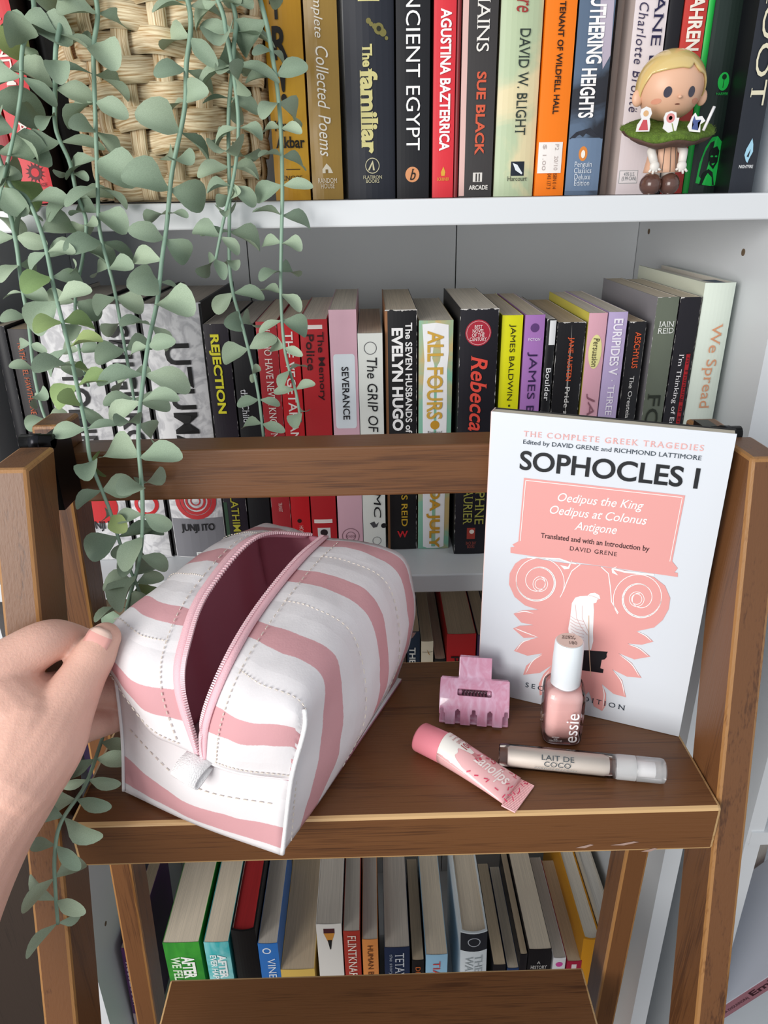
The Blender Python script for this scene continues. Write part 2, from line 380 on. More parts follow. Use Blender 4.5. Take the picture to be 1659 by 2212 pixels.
def s_rect(b, u0, u1, py0, py1, col, name='spine_panel', off=.00018, n=6, rough=.5):
    za, zb = zpy(b, py0), zpy(b, py1); V = []; Fc = []
    for i in range(n+1):
        u = u0+(u1-u0)*i/n; V += [sp_pt(b, u, za, off), sp_pt(b, u, zb, off)]
    for i in range(n): Fc.append((2*i, 2*i+1, 2*i+3, 2*i+2))
    return obj(name, V, Fc, flat(col, rough), b.root)
def s_shape(b, pts, col, name='spine_emblem', off=.0003, rough=.5):
    """filled outline given as (u, py) points"""
    return polyprint(name, [sp_pt(b, u, zpy(b, py), off) for u, py in pts], flat(col, rough), b.root)
def s_disc(b, u, py, ru, col, name='spine_emblem', off=.0003, sq=1.0, n=24):
    zc = zpy(b, py); r = ru*b.w
    return polyprint(name, [sp_pt(b, u+ru*math.cos(a), zc+r*sq*math.sin(a), off) for a in [2*math.pi*i/n for i in range(n)]], flat(col), b.root)
def s_ring(b, u, py, ru, col, th=.12, name='spine_emblem', off=.00035, n=24):
    zc = zpy(b, py); V = []; Fc = []
    for i in range(n):
        a = 2*math.pi*i/n
        for f in (1, 1-th): V.append(sp_pt(b, u+ru*f*math.cos(a), zc+ru*f*b.w*math.sin(a), off))
    for i in range(n): j = (i+1) % n; Fc.append((2*i, 2*j, 2*j+1, 2*i+1))
    return obj(name, V, Fc, flat(col), b.root)
def xat(px, py, y): return aty(px, py, y).x
# ------------------------------------------------------------------ top shelf (eye level)
Y1 = .575
def b1(label, pl, pr, col, h=.215, y=Y1, py=415, **k):
    return book(label, xat(pl, py, y), xat(pr, py, y)-.0003, y, Z1, Z1+h, col, parent_group='books on the upper shelf', **k)
b1('red paperback at the far end of the upper shelf beside a sun emblem spine', 4, 48, '#8f1620', lean=-.055)
b = b1('red paperback with white vertical capitals and a black sun emblem', 52, 118, '#c8202c', lean=-.055, right='#1a1316')
s_text(b, 'HANDMAID ALE', 40, 325, .5, .30, '#e9dcd6', bold=.01)
s_text(b, 'T', 205, 222, .5, .30, '#c8202c', name='spine_mark') if False else None
s_disc(b, .55, 375, .22, '#4a0d10'); s_disc(b, .55, 375, .13, '#c8202c', off=.0004)
for i in range(14):
    a = i*math.pi/7; zc = zpy(b, 375); q = lambda r, t: sp_pt(b, .55+r*math.cos(t), zc+r*b.w*math.sin(t), .0003)
    polyprint('emblem_ray', [q(.2, a-.16), q(.33, a), q(.2, a+.16)], flat('#4a0d10'), b.root)
h_text(b, 'VINTAGE', 402, 8, .25, .85, '#4a0d10')
b1('plain black hardcover beside the red sun emblem book', 152, 172, '#0c0a0b', y=.60, hard=True, lean=-.055)
b1('dark red book half hidden behind the woven basket', 152, 176, '#4a1216', y=.70, depth=.09)
b1('navy blue book half hidden behind the woven basket', 179, 226, '#27355c', y=.70, depth=.09)
b1('dark green book hidden behind the woven basket', 228, 246, '#1f4a2c', y=.70, depth=.09)
b = b1('yellow book with tall black letters beside the woven basket', 595, 671, '#cf9c26', kind='marble', col2='#c08c1c', hard=True, h=.235)
for ch, p0, p1, u0, u1 in (('Y', -60, -4, .22, .5), ('T', 0, 42, .18, .52), ('R', 56, 130, .2, .62), ('!', 140, 222, .34, .5)):
    h_text(b, ch, (p0+p1)/2, p1-p0, u0, u1, '#15100a', bold=.03, name='spine_title')
h_text(b, 'Kaveh', 272, 24, .1, .78, '#17120a', bold=.02, serif=True); h_text(b, 'Akbar', 308, 26, .1, .92, '#17120a', bold=.02, serif=True)
s_rect(b, .35, .75, 365, 367, '#5a4310', 'emblem_line'); h_text(b, 'KNOPF', 385, 11, .2, .8, '#2a1e08')
b = b1('glossy gold hardcover with white flowing italic title', 675, 742, '#a3813c', hard=True, h=.235, rough=.24, round_=1)
s_text(b, 'The Complete', -110, 82, .40, .34, '#efe9dc', italic=.3); s_text(b, 'Collected', 100, 236, .50, .38, '#efe9dc', italic=.3); s_text(b, 'Poems', 248, 338, .50, .38, '#efe9dc', italic=.3)
s_shape(b, [(.36, 374), (.36, 366), (.5, 353), (.62, 362), (.7, 374)], '#e6dcc6'); s_shape(b, [(.46, 374), (.46, 366), (.54, 366), (.54, 374)], '#8a6c30', off=.0005)
h_text(b, 'RANDOM\nHOUSE', 396, 22, .2, .82, '#e6dcc6', serif=True)
b = b1('black hardcover with gold blackletter title and a small jewelled key ornament', 753, 855, '#232630', hard=True, h=.24, rough=.5, round_=1)
GOLD = '#d9d08e'
s_text(b, 'The', 95, 145, .46, .20, GOLD, bold=.035, serif=True); s_text(b, 'familiar', 148, 332, .48, .36, GOLD, bold=.04, serif=True)
s_rect(b, .30, .72, -20, 2, GOLD, 'spine_ornament')
for i, (u, py, r) in enumerate(((.5, 45, .05), (.55, 52, .04), (.62, 57, .05), (.70, 62, .10), (.78, 70, .07), (.85, 82, .035))):
    s_disc(b, u, py, r, '#7b7440', 'spine_ornament', off=.0003+.00004*i)
s_disc(b, .70, 62, .045, '#2a2a1c', 'spine_ornament', off=.0007)
s_ring(b, .52, 358, .15, '#cfc8a4', .1); s_shape(b, [(.42, 368), (.53, 346), (.57, 368), (.53, 368), (.52, 354), (.46, 368)], '#cfc8a4')
h_text(b, 'FLATIRON\nBOOKS', 387, 16, .32, .72, '#cfc8a4', serif=True)
b = b1('black paperback with white thin capitals and an orange disc', 858, 927, '#15151a', h=.235)
s_text(b, 'ANCIENT EGYPT', -60, 325, .50, .42, '#f0efee')
s_disc(b, .48, 377, .22, '#d99566'); s_text(b, 'b', 365, 389, .48, .28, '#15110e', name='emblem_letter', italic=.3) if False else h_text(b, 'b', 377, 24, .40, .58, '#15110e', italic=.35, serif=True)
b = b1('bright red paperback with bold white capitals and a small gold flame', 934, 979, '#d8323d', h=.205, left='#d34a50')
s_text(b, 'AGUSTINA BAZTERRICA', 18, 326, .54, .50, '#f5efee', bold=.03)
s_shape(b, [(.42, 380), (.40, 372), (.52, 360), (.62, 372), (.58, 380)], '#d8a33a'); h_text(b, 'SCRIBNER', 387, 7, .22, .80, '#d8a33a')
b1('thin deep red paperback between the bright red and grey spines', 980, 989, '#7a1d22', h=.20, page='tan')
b = b1('charcoal grey paperback with white serif and orange red capitals', 991, 1062, '#3b3838', h=.21, left='#d9b8b0')
s_rect(b, 0, .16, -60, 424, '#d8b2ab', 'spine_stripe')
s_text(b, 'REMAINS', -90, 112, .58, .36, '#e8e4de', serif=True); s_text(b, 'SUE BLACK', 155, 335, .58, .28, '#cf5a3e', bold=.03)
s_rect(b, .42, .70, 373, 393, '#d8d4ce', 'spine_emblem'); s_rect(b, .50, .54, 375, 392, '#3b3838', 'emblem_line', off=.0004); s_rect(b, .59, .63, 375, 392, '#3b3838', 'emblem_line', off=.0004)
h_text(b, 'ARCADE', 405, 10, .30, .88, '#e4e0da', bold=.03)
b = b1('cream paperback with pale green leaf pattern and dark serif lettering', 1067, 1152, '#dccfa6', h=.225, kind='marble', col2='#b3c2a0', round_=1)
s_text(b, 'A Slave No More', -230, 27, .55, .42, '#9c2f2c', italic=.3, serif=True); s_text(b, 'DAVID W. BLIGHT', 62, 292, .58, .26, '#2b3631', serif=True)
s_rect(b, .40, .74, 349, 380, '#1c2330', 'spine_emblem'); s_shape(b, [(.44, 352), (.56, 356), (.70, 374), (.68, 377), (.52, 368)], '#dfe5ea', off=.0005); h_text(b, 'Harcourt', 386, 10, .32, .82, '#3a3a30', serif=True)
b = b1('bright orange paperback with black capitals and a white price sticker', 1155, 1217, '#f07a0a', h=.2)
s_text(b, 'THE TENANT OF WILDFELL HALL', -40, 247, .52, .20, '#2a1304', bold=.02)
s_rect(b, .04, .86, 307, 374, '#ece6e2', 'price_sticker', off=.0006); s_text(b, '$ 1.00', 312, 368, .24, .14, '#b5a8a4', name='sticker_print'); s_text(b, 'P2   20/10', 312, 368, .66, .13, '#b5a8a4', name='sticker_print')
s_text(b, 'ISBN 0 14', 375, 408, .66, .13, '#4a2006', name='spine_print'); s_text(b, '043.137 3', 375, 408, .46, .13, '#4a2006', name='spine_print')
b = b1('slate blue paperback with white jagged lettering and a small orange oval', 1220, 1292, '#2c2f38', h=.205, kind='marble', col2='#596b82', left='#1a1a1e')
s_rect(b, 0, 1, 298, 412, '#6b809b', 'spine_panel'); s_shape(b, [(0, 300), (.2, 285), (.4, 296), (.6, 276), (.8, 292), (1, 280), (1, 300)], '#2b2e38', name='spine_panel', off=.0003)
s_shape(b, [(.55, -20), (.95, -10), (.9, 60), (.99, 120), (.8, 150), (.7, 90), (.6, 50)], '#b9aebf', name='spine_picture')
s_text(b, 'WUTHERING', -40, 138, .52, .46, '#f2f0f0', bold=.03); s_text(b, 'HEIGHTS', 148, 255, .42, .44, '#f2f0f0', bold=.03)
s_disc(b, .45, 332, .13, '#d9853c', sq=1.5); s_disc(b, .45, 333, .06, '#f0ebe2', sq=1.8, off=.0005)
h_text(b, 'Penguin\nClassics\nDeluxe\nEdition', 375, 52, .22, .74, '#d5dce4')
b = b1('pale pink paperback with navy serif capitals behind the toy figurine', 1330, 1396, '#e2d6d8', h=.205, left='#d9c6bf', rough=.3)
for i in range(11):
    pass
s_text(b, 'JANE EYRE', -30, 235, .68, .40, '#232045', serif=True, name='spine_title'); s_text(b, 'Charlotte Brontë', 5, 242, .26, .28, '#3c3552', italic=.2, serif=True, space=1.15)
s_rect(b, .06, .66, 368, 396, '#9aa0a0', 'price_box'); s_rect(b, .075, .645, 369.3, 394.7, '#e6dfe0', 'price_box', off=.0004)
h_text(b, '4.95 U.S.\n(5.99 CAN)', 382, 20, .14, .6, '#7e8486')
JB = b
b1('thick cream book whose printed side shows left of the pale pink spine', 1296, 1311, '#cdb9ae', h=.2, y=.60, left='#d8c5bc')
b1('black paperback between the pale pink and red spines', 1398, 1426, '#131118', h=.21)
b = b1('red book with huge white capitals behind the toy figurine', 1428, 1474, '#c23c34', h=.21)
s_text(b, 'FAHRENHEIT', -80, 108 , .52, .62, '#f0e8dc', bold=.02) if False else s_text(b, 'AHREN', -10, 110, .52, .62, '#f0e8dc', bold=.03)
b1('thin bright green edged book beside the dark green spine', 1475, 1488, '#1fae44', h=.215)
b = b1('glossy dark green hardcover with a green portrait print and oval emblem', 1489, 1550, '#1d2b26', h=.225, hard=True, rough=.25, round_=1, right='#12b040')
GR = '#25c653'
s_disc(b, .62, 176, .20, GR, sq=1.35); s_rect(b, .61, .63, 165, 190, '#12301e', 'emblem_line', off=.0005); s_disc(b, .62, 166, .08, '#12301e', off=.0005)
h_text(b, 'HARPER', 203, 6, .42, .84, GR)
s_shape(b, [(.18, 395), (.22, 352), (.34, 318), (.52, 297), (.72, 294), (.9, 306), (.97, 345), (.96, 400), (.72, 402), (.5, 400)], GR, 'portrait_print')
s_shape(b, [(.5, 330), (.6, 320), (.75, 316), (.86, 326), (.85, 350), (.72, 366), (.56, 356)], '#14201c', 'portrait_print', off=.0005)
s_shape(b, [(.3, 400), (.36, 375), (.55, 365), (.72, 372), (.85, 400)], '#16241f', 'portrait_print', off=.0005)
for u in (.6, .76): s_disc(b, u, 338, .05, GR, 'portrait_print', off=.0007, sq=.6)
s_shape(b, [(.62, 354), (.76, 352), (.69, 358)], GR, 'portrait_print', off=.0007); s_disc(b, .62, 385, .05, GR, 'portrait_print', off=.0007)
b1('black paperback beside the dark green glossy spine', 1551, 1563, '#17181e', h=.22)
b = b1('dark slate paperback with cream serif letters and a pale blue flame emblem', 1574, 1625, '#22262f', h=.22, y=.552, left='#0f1116', right='#cfd8e2')
s_text(b, 'ROOT', -60, 228, .52, .60, '#d9d2b8', serif=True)
s_shape(b, [(.50, 348), (.40, 335), (.44, 322), (.58, 308), (.62, 299), (.70, 312), (.74, 328), (.62, 344), (.58, 352)], '#9fcbe0'); s_shape(b, [(.5, 338), (.62, 322), (.58, 340)], '#22262f', off=.0005)
h_text(b, 'NIGHTFIRE', 360, 7, .24, .84, '#d8dadc', bold=.02)

# ------------------------------------------------------------------ second shelf
Y2 = .565
def b2(label, pl, pr, pt, col, y=Y2, **k):
    x0, x1 = xat(pl, pt, y), xat(pr, pt, y); z = spine_z((x0+x1)/2, y, pt)
    return book(label, x0, x1-.0004, y, Z2, z, col, parent_group='books on the middle shelf', **k)
b2('charcoal paperback at the far end of the middle shelf', -28, -3, 705, '#26262a', wear=.2, lean=.02)
b = b2('dark brown black paperback with narrow orange capitals', 3, 60, 712, '#221d20', page='aged', lean=.02)
s_text(b, 'NATHANIEL HAWTHORNE', 742, 895, .42, .22, '#b8562c'); s_text(b, 'The Scarlet', 925, 1010, .42, .2, '#bdb4ae', italic=.2)
def manga(label, pl, pr, pt, ttl, t0, t1, th, u=.5):
    b = b2(label, pl, pr, pt, '#cfcfd1', kind='sketch', col2='#aeaeb2', hard=True, page='grey', left='#141416', right='#141416', depth=.15, rough=.35)
    s_rect(b, 0, .035, pt+2, 1216, '#0e0e10', 'spine_edge'); s_rect(b, .965, 1, pt+2, 1216, '#0e0e10', 'spine_edge')
    s_text(b, ttl, t0, t1, u, th, '#111113', bold=.02)
    return b
b = manga('thick grey illustrated hardcover at the stand hinge with heavy black title', 62, 197, 655, 'TOMIE', 800, 965, .42)
s_disc(b, .5, 1095, .33, '#b8282c', 'spine_picture', off=.0004); h_text(b, 'JUNJI ITO', 1136, 22, .2, .85, '#17171a', bold=.02)
b = manga('slimmer grey illustrated hardcover with heavy black title, middle of three', 201, 289, 657, 'SHIGURO', 700, 975, .55)
s_ring(b, .5, 1090, .34, '#b8282c', .3, 'spine_picture', off=.0005); h_text(b, 'JUNJI ITO', 1136, 20, .15, .85, '#17171a', bold=.02)
b = manga('grey illustrated hardcover with heavy black title beside the yellow lettered spine', 293, 432, 656, 'UZUMAKI', 742, 1040, .40, .55)
for r in (.36, .27, .18, .09): s_ring(b, .52, 1082, r, '#b03034', .22, 'spine_picture', off=.0005)
s_rect(b, .05, .95, 1120, 1212, '#74747a', 'spine_panel'); h_text(b, 'JUNJI ITO', 1141, 20, .2, .80, '#141417', bold=.02, name='spine_author')
s_rect(b, .42, .62, 1192, 1206, '#dcdcdc', 'spine_emblem', off=.0004); h_text(b, 'VIZ', 1199, 9, .45, .59, '#2a2a2c', bold=.02)
b = b2('black paperback with bold yellow title down its spine', 437, 492, 700, '#221c26', page='grey', wear=.3, right='#1b1522')
s_text(b, 'REJECTION', 722, 893, .38, .46, '#dcd531', bold=.035); s_text(b, 'TULATHIMUTTE', 1040, 1200, .5, .34, '#a9a334', bold=.01)
s_rect(b, .0, .16, 1085, 1216, '#27422f', 'spine_panel')
b = b2('plain black paperback with small white lettering behind the vine', 495, 548, 700, '#16161a', page='grey')
s_text(b, 'the Child', 840, 912, .35, .3, '#cfcfd4', serif=True)
b = b2('slim red paperback with white serif title, leftmost of the red three', 551, 597, 695, '#a92a31', page='tan', wear=.2)
s_text(b, 'I WHO HAVE NEVER KNOWN MEN', 712, 985, .5, .36, '#e8dcd6', serif=True); s_text(b, 'TRANSIT', 1085, 1105, .5, .2, '#d6b8b4')
b = b2('bright red paperback with white capitals between two darker red spines', 598, 644, 697, '#c81e26', page='tan')
s_text(b, 'THE VEGETARIAN', 716, 952, .5, .44, '#efe4de', bold=.01); s_disc(b, .42, 1125, .12, '#2a0c0c'); s_text(b, 'HOGARTH', 1135, 1170, .5, .22, '#e0c8c2')
b = b2('wide red paperback with black title in two lines and white bars', 646, 707, 690, '#b8242b', page='cream')
s_rect(b, .1, .82, 702, 711, '#ecdfdb', 'spine_bar'); s_text(b, 'The Memory', 717, 865, .70, .30, '#2a0b0e', bold=.01); s_text(b, 'Police', 722, 800, .34, .30, '#2a0b0e', bold=.01)
s_rect(b, .1, .84, 1122, 1130, '#ecdfdb', 'spine_bar'); s_rect(b, .22, .74, 1140, 1163, '#d8d2d2', 'spine_emblem'); s_disc(b, .48, 1150, .15, '#2a2024', off=.0005)
b = b2('pale pink paperback with a pale blue title panel', 709, 770, 669, '#dfb3c1', page='cream')
PB = b
za, zb = zpy(b, 764), zpy(b, 926)
rr = []
for cu_, cv, a0 in ((.80, .05, 0), (.80, .95, -1), (.20, .95, -2), (.20, .05, -3)):
    for i in range(5):
        a = math.pi/2*(a0+1)-math.pi/2*i/4
        rr.append((cu_+.1*math.cos(a), cv-.045*math.sin(a)))
polyprint('title_panel', [sp_pt(b, u, za+(zb-za)*v, .0003) for u, v in rr], flat('#e4ecf2'), b.root)
s_text(b, 'SEVERANCE', 792, 906, .52, .26, '#1d1d22', serif=True, bold=.01)
s_ring(b, .5, 1158, .36, '#7a5560', .06); s_ring(b, .5, 1158, .2, '#7a5560', .1); h_text(b, 'PICADOR', 1158, 5, .30, .7, '#7a5560')
b = b2('off white paperback with black hand drawn title and doodles', 772, 827, 720, '#e3e6e0', page='tan', left='#cfd0c8')
s_text(b, 'The GRIP OF IT', 772, 965, .55, .42, '#17171a', italic=.1); s_ring(b, .5, 752, .26, '#55565a', .1, 'doodle')
s_text(b, 'JEMC', 1030, 1118, .6, .42, '#17171a', italic=.1); s_ring(b, .6, 1168, .2, '#55565a', .1, 'doodle'); s_shape(b, [(.3, 1130), (.5, 1126), (.55, 1134), (.7, 1128), (.62, 1138), (.45, 1140)], '#4a4a4e', 'doodle'); s_disc(b, .92, 1136, .12, '#1d1d20', 'doodle')
b = b2('worn black paperback with white stacked title in heavy capitals', 831, 902, 669, '#151417', page='tan', wear=.9, left='#b07a4e', y=.572)
s_rect(b, 0, .08, 672, 1190, '#9b6a44', 'spine_edge', off=.0001)
s_text(b, 'The SEVEN HUSBANDS of', 697, 935, .74, .22, '#efeeee', bold=.02); s_text(b, 'EVELYN HUGO', 708, 930, .38, .36, '#f4f3f3', bold=.04)
s_text(b, 'JENKINS REID', 985, 1136, .55, .28, '#c9a22e', bold=.01); h_text(b, 'W', 1153, 14, .32, .70, '#c4242c', bold=.03)
b = b2('white paperback with gold title on a multicoloured border', 905, 981, 692, '#c9b27c', kind='marble', col2='#86bfa6', page='cream', y=.572)
pts = [(.10, 700), (.5, 697), (.86, 702), (.88, 760), (.84, 800), (.86, 880), (.82, 935), (.85, 1000), (.8, 1080), (.84, 1180), (.7, 1190), (.3, 1190), (.16, 1180), (.2, 1080), (.14, 1000), (.18, 930), (.12, 850), (.17, 780)]
s_shape(b, pts, '#efeff1', 'title_panel')
s_text(b, 'ALL FOURS', 714, 905, .48, .48, '#d0a544', bold=.02); s_disc(b, .50, 918, .14, '#c9942a'); h_text(b, 'Riverhead\nBooks', 936, 12, .28, .72, '#55504a')
s_text(b, 'MIRANDA JULY', 940, 1190, .48, .44, '#c9962e', bold=.03)
b = b2('thick black paperback with red italic title and a round red badge', 995, 1080, 667, '#1a1820', page='cream', wear=.4, left='#101016', y=.560)
s_disc(b, .48, 719, .34, '#a32336', 'badge'); s_ring(b, .48, 719, .31, '#d9a9a9', .04, 'badge', off=.0005)
h_text(b, 'BEST\nNOVEL\nOF THE\nCENTURY', 719, 34, .26, .70, '#efe2e0', serif=True, name='badge_print')
s_text(b, 'Rebecca', 768, 930, .52, .46, '#d6493c', italic=.25, serif=True, bold=.015); s_text(b, 'DAPHNE', 1020, 1132, .70, .26, '#9c9a48', serif=True); s_text(b, 'DU MAURIER', 1000, 1132, .36, .26, '#9c9a48', serif=True)
s_rect(b, .36, .60, 1140, 1164, '#9c3a30', 'spine_emblem'); s_disc(b, .5, 1148, .07, '#e0d5cc', off=.0005); h_text(b, 'BACK BAY\nBOOKS', 1176, 14, .34, .64, '#9c4a40')
b = b2('lemon yellow slim paperback with black capitals', 1086, 1132, 681, '#d8d612', page='tan')
s_text(b, "JAMES BALDWIN • GIOVANNI'S ROOM", 700, 1060, .5, .34, '#23230a')
b = b2('lilac purple slim paperback with dark thin capitals', 1136, 1180, 680, '#a271b4', page='tan')
s_text(b, 'JAMES BALDWIN', 760, 1030, .45, .52, '#33204a'); s_disc(b, .5, 708, .22, '#5d3a73', 'spine_emblem'); h_text(b, 'FICTION', 733, 6, .2, .8, '#e8dff0')
b = b2('thin black and white paperback with white serif title', 1183, 1204, 690, '#16161a', page='white', wear=.5)
s_rect(b, .3, 1, 692, 745, '#dfe0e2', 'spine_picture'); s_text(b, 'Boulder', 795, 865, .5, .55, '#e6e6e8', serif=True)
b = b2('cracked black paperback with narrow orange capitals and white title', 1206, 1268, 696, '#17161a', page='aged', wear=.9)
s_text(b, 'JANE AUSTEN', 728, 822, .5, .24, '#d5582e', bold=.01); s_text(b, 'Pride and Prejudice', 835, 1000, .5, .22, '#d8d6d4', serif=True)
s_shape(b, [(.49, 700), (.53, 740), (.5, 800), (.55, 900), (.53, 900), (.47, 800), (.5, 740)], '#8a8784', 'spine_crease')
b = b2('dusty pink paperback with a pale yellow oval title', 1274, 1315, 676, '#d9a5b4', page='cream', left='#d8cc58')
s_disc(b, .5, 760, .36, '#e6df9a', 'title_panel', sq=2.6); s_text(b, 'Persuasion', 730, 792, .5, .34, '#4b4630', serif=True, italic=.1); s_text(b, 'JANE', 850, 960, .5, .5, '#8a5a68', italic=.2)
b = b2('lavender paperback with white bold capitals', 1317, 1359, 674, '#b7a6cd', page='cream')
s_text(b, 'EURIPIDES V', 688, 810, .52, .50, '#efeaf4', bold=.02); s_text(b, '· THREE TRAGEDIES', 820, 1010, .52, .36, '#efeaf4', serif=True)
b = b2('small worn black paperback with orange capitals and white title', 1361, 1399, 695, '#18171b', page='aged', wear=.9)
s_text(b, 'AESCHYLUS', 717, 795, .56, .36, '#dc5a2e', bold=.01); s_text(b, 'The Oresteia  Translated', 812, 980, .5, .26, '#d4d2d0', serif=True)
b = b2('sage green grey paperback with white author and dark title', 1422, 1470, 642, '#707868', page='tan', left='#8a878c', wear=.6, kind='foil', col2='#5e6558', depth=.14)
h_text(b, 'IAIN\nREID', 707, 26, .18, .92, '#e6e8e4', serif=True); s_text(b, 'FOE', 850, 960, .45, .62, '#23281f', serif=True)
for i in range(5):                       # back cover copy on its left side
    yy = b.y0+.012
    text(b.root, ['You won’t be able to put this one down', 'a dark and deadly suspense', 'gripping from the first page', 'quiet, tense and strange', 'a novel'][i], (lambda i: lambda a, c: b.P(b.x0-.0003, b.y0+.11-.098*a*(1-.1*i), b.z1-.018-.007*i+.004*c))(i), '#55525a', name='cover_print')
b = b2('black paperback with white and red doubled title', 1472, 1519, 642, '#1a171f', page='tan', wear=.5)
s_rect(b, .66, .86, 765, 1000, '#b3232b', 'spine_stripe'); s_text(b, "I'm Thinking of Ending Things", 765, 1010, .38, .30, '#e6e2e4', serif=True); s_text(b, "I'm Thinking of Ending Things", 762, 1010, .76, .22, '#3a1016', serif=True)
b = b2('tall pale mint hardcover with peach serif title against the side panel', 1527, 1595, 611, '#dce6da', page='white', hard=True, left='#d5dac8', right='#cdd8ce', depth=.15)
s_text(b, 'We Spread', 699, 882, .52, .46, '#d99a76', serif=True)
obj('headband', [b.P(b.x0+.012, b.y0+.006, b.z1-.001), b.P(b.x1-.004, b.y0+.006, b.z1-.001), b.P(b.x1-.004, b.y0+.030, b.z1-.001), b.P(b.x0+.008, b.y0+.030, b.z1-.001)], [(0, 1, 2, 3)], flat('#27415a'), b.root)

# ------------------------------------------------------------------ third shelf, seen between the pouch and the pink book
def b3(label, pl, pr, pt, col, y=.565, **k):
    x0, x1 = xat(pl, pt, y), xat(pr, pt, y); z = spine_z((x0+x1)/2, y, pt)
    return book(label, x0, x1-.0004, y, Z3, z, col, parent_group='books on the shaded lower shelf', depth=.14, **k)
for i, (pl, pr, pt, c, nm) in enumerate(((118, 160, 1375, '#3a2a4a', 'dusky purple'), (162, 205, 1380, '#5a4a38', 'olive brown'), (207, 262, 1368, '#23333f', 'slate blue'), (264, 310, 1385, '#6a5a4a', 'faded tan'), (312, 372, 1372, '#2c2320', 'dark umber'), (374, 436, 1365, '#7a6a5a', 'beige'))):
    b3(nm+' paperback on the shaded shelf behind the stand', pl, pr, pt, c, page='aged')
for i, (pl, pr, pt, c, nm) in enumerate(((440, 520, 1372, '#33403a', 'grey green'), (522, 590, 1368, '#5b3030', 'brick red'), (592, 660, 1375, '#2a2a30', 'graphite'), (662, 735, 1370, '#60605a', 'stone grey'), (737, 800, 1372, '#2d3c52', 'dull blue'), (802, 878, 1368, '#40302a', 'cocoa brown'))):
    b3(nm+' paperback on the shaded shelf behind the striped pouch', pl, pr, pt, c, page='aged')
b = b3('navy paperback with white letters on the shaded shelf', 880, 908, 1365, '#14263a', page='aged')
s_shape(b, [(0, 1366), (.7, 1366), (.45, 1376), (0, 1386)], '#8a6a62', 'spine_picture'); s_text(b, 'THE', 1398, 1432, .4, .5, '#d8d6d0', bold=.02)
b = b3('small cream paperback with a gold ornament on the shaded shelf', 910, 937, 1386, '#d8cdb4', page='aged')
s_shape(b, [(.45, 1402), (.6, 1408), (.75, 1416), (.6, 1412)], '#a8782a'); s_rect(b, .1, .95, 1408, 1409, '#5a5040', 'spine_line')
b3('black paperback on the shaded shelf beside the red one', 939, 964, 1424, '#0c0b0d', page='tan')
b = b3('wide red paperback with a black letter on the shaded shelf', 966, 1030, 1370, '#b0161a', page='aged')
s_text(b, 'PAPER', 1417, 1500, .3, .3, '#240606', bold=.01)
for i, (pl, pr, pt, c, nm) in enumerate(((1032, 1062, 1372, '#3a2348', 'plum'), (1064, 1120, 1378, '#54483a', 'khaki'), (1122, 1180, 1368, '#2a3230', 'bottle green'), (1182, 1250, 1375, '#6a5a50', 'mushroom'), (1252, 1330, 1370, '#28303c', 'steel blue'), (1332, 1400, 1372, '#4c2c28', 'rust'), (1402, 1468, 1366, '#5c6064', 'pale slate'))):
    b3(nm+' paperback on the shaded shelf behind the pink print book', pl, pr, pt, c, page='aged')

# ------------------------------------------------------------------ fourth shelf, seen under the tread
def b4(label, pl, pr, pt, col, y=.565, **k):
    x0, x1 = xat(pl, pt, y), xat(pr, pt, y); z = spine_z((x0+x1)/2, y, pt); k.setdefault('depth', .145)
    return book(label, x0, x1-.0005, y, Z4, z, col, parent_group='books under the tread', **k)
b = b4('purple paperback leaning on the side panel below the tread', 246, 276, 2050, '#5d2c6a', lean=.04, page='aged')
s_text(b, 'MCCULLOUGH', 2078, 2170, .45, .5, '#d8c8d8', bold=.02); s_rect(b, 0, 1, 2190, 2215, '#c9b0b8', 'spine_panel')
b = b4('green paperback with white stacked capitals below the tread', 350, 430, 2037, '#3f9a36', page='tan', kind='marble', col2='#2f8530')
s_text(b, 'AFTER', 2066, 2112, .62, .36, '#f0f4ee', bold=.04); s_text(b, 'WE FELL', 2066, 2122, .28, .26, '#cfe6c8', bold=.03)
b = b4('teal paperback with white stacked capitals below the tread', 439, 494, 2036, '#3fb0b4', page='tan', kind='marble', col2='#8ccfd0')
s_text(b, 'AFTER', 2062, 2112, .64, .34, '#f0f6f6', bold=.04); s_text(b, 'EVER HAPPY', 2062, 2125, .30, .26, '#e0f0f0', bold=.03)
b4('black hardcover with red sprayed page edges below the tread', 497, 551, 2012, '#0d0c0e', hard=True, page='#9c1c20', depth=.15)
b = b4('blue paperback with white circle letter below the tread', 556, 600, 2039, '#3273c0', page='grey')
s_ring(b, .42, 2054, .22, '#e4ecf4', .3); s_text(b, 'VINES', 2070, 2120, .6, .4, '#dbe6f2')
b4('low tan paged paperback with a yellow spine below the tread', 606, 680, 2095, '#d8b45c', page='aged', depth=.17)
b = b4('tall white paperback with a pencil picture below the tread', 682, 738, 1997, '#e0dcd6', page='grey', depth=.15)
s_rect(b, .28, .72, 2006, 2016, '#4a2026', 'pencil_picture'); s_shape(b, [(.28, 2016), (.72, 2016), (.55, 2040), (.48, 2040)], '#c98a3c', 'pencil_picture'); s_shape(b, [(.42, 2030), (.60, 2030), (.54, 2050), (.50, 2050)], '#1c1a1a', 'pencil_picture', off=.0005)
b = b4('brick red paperback with pale capitals below the tread', 741, 778, 2012, '#a8352a', page='grey'); s_text(b, 'FLINTKNAPPER', 2020, 2135, .5, .5, '#e8d8cc', serif=True)
b = b4('orange paperback with small brown capitals below the tread', 782, 817, 2030, '#d88a4a', page='grey'); s_text(b, 'HUMAN BODY', 2042, 2135, .5, .36, '#5a3018')
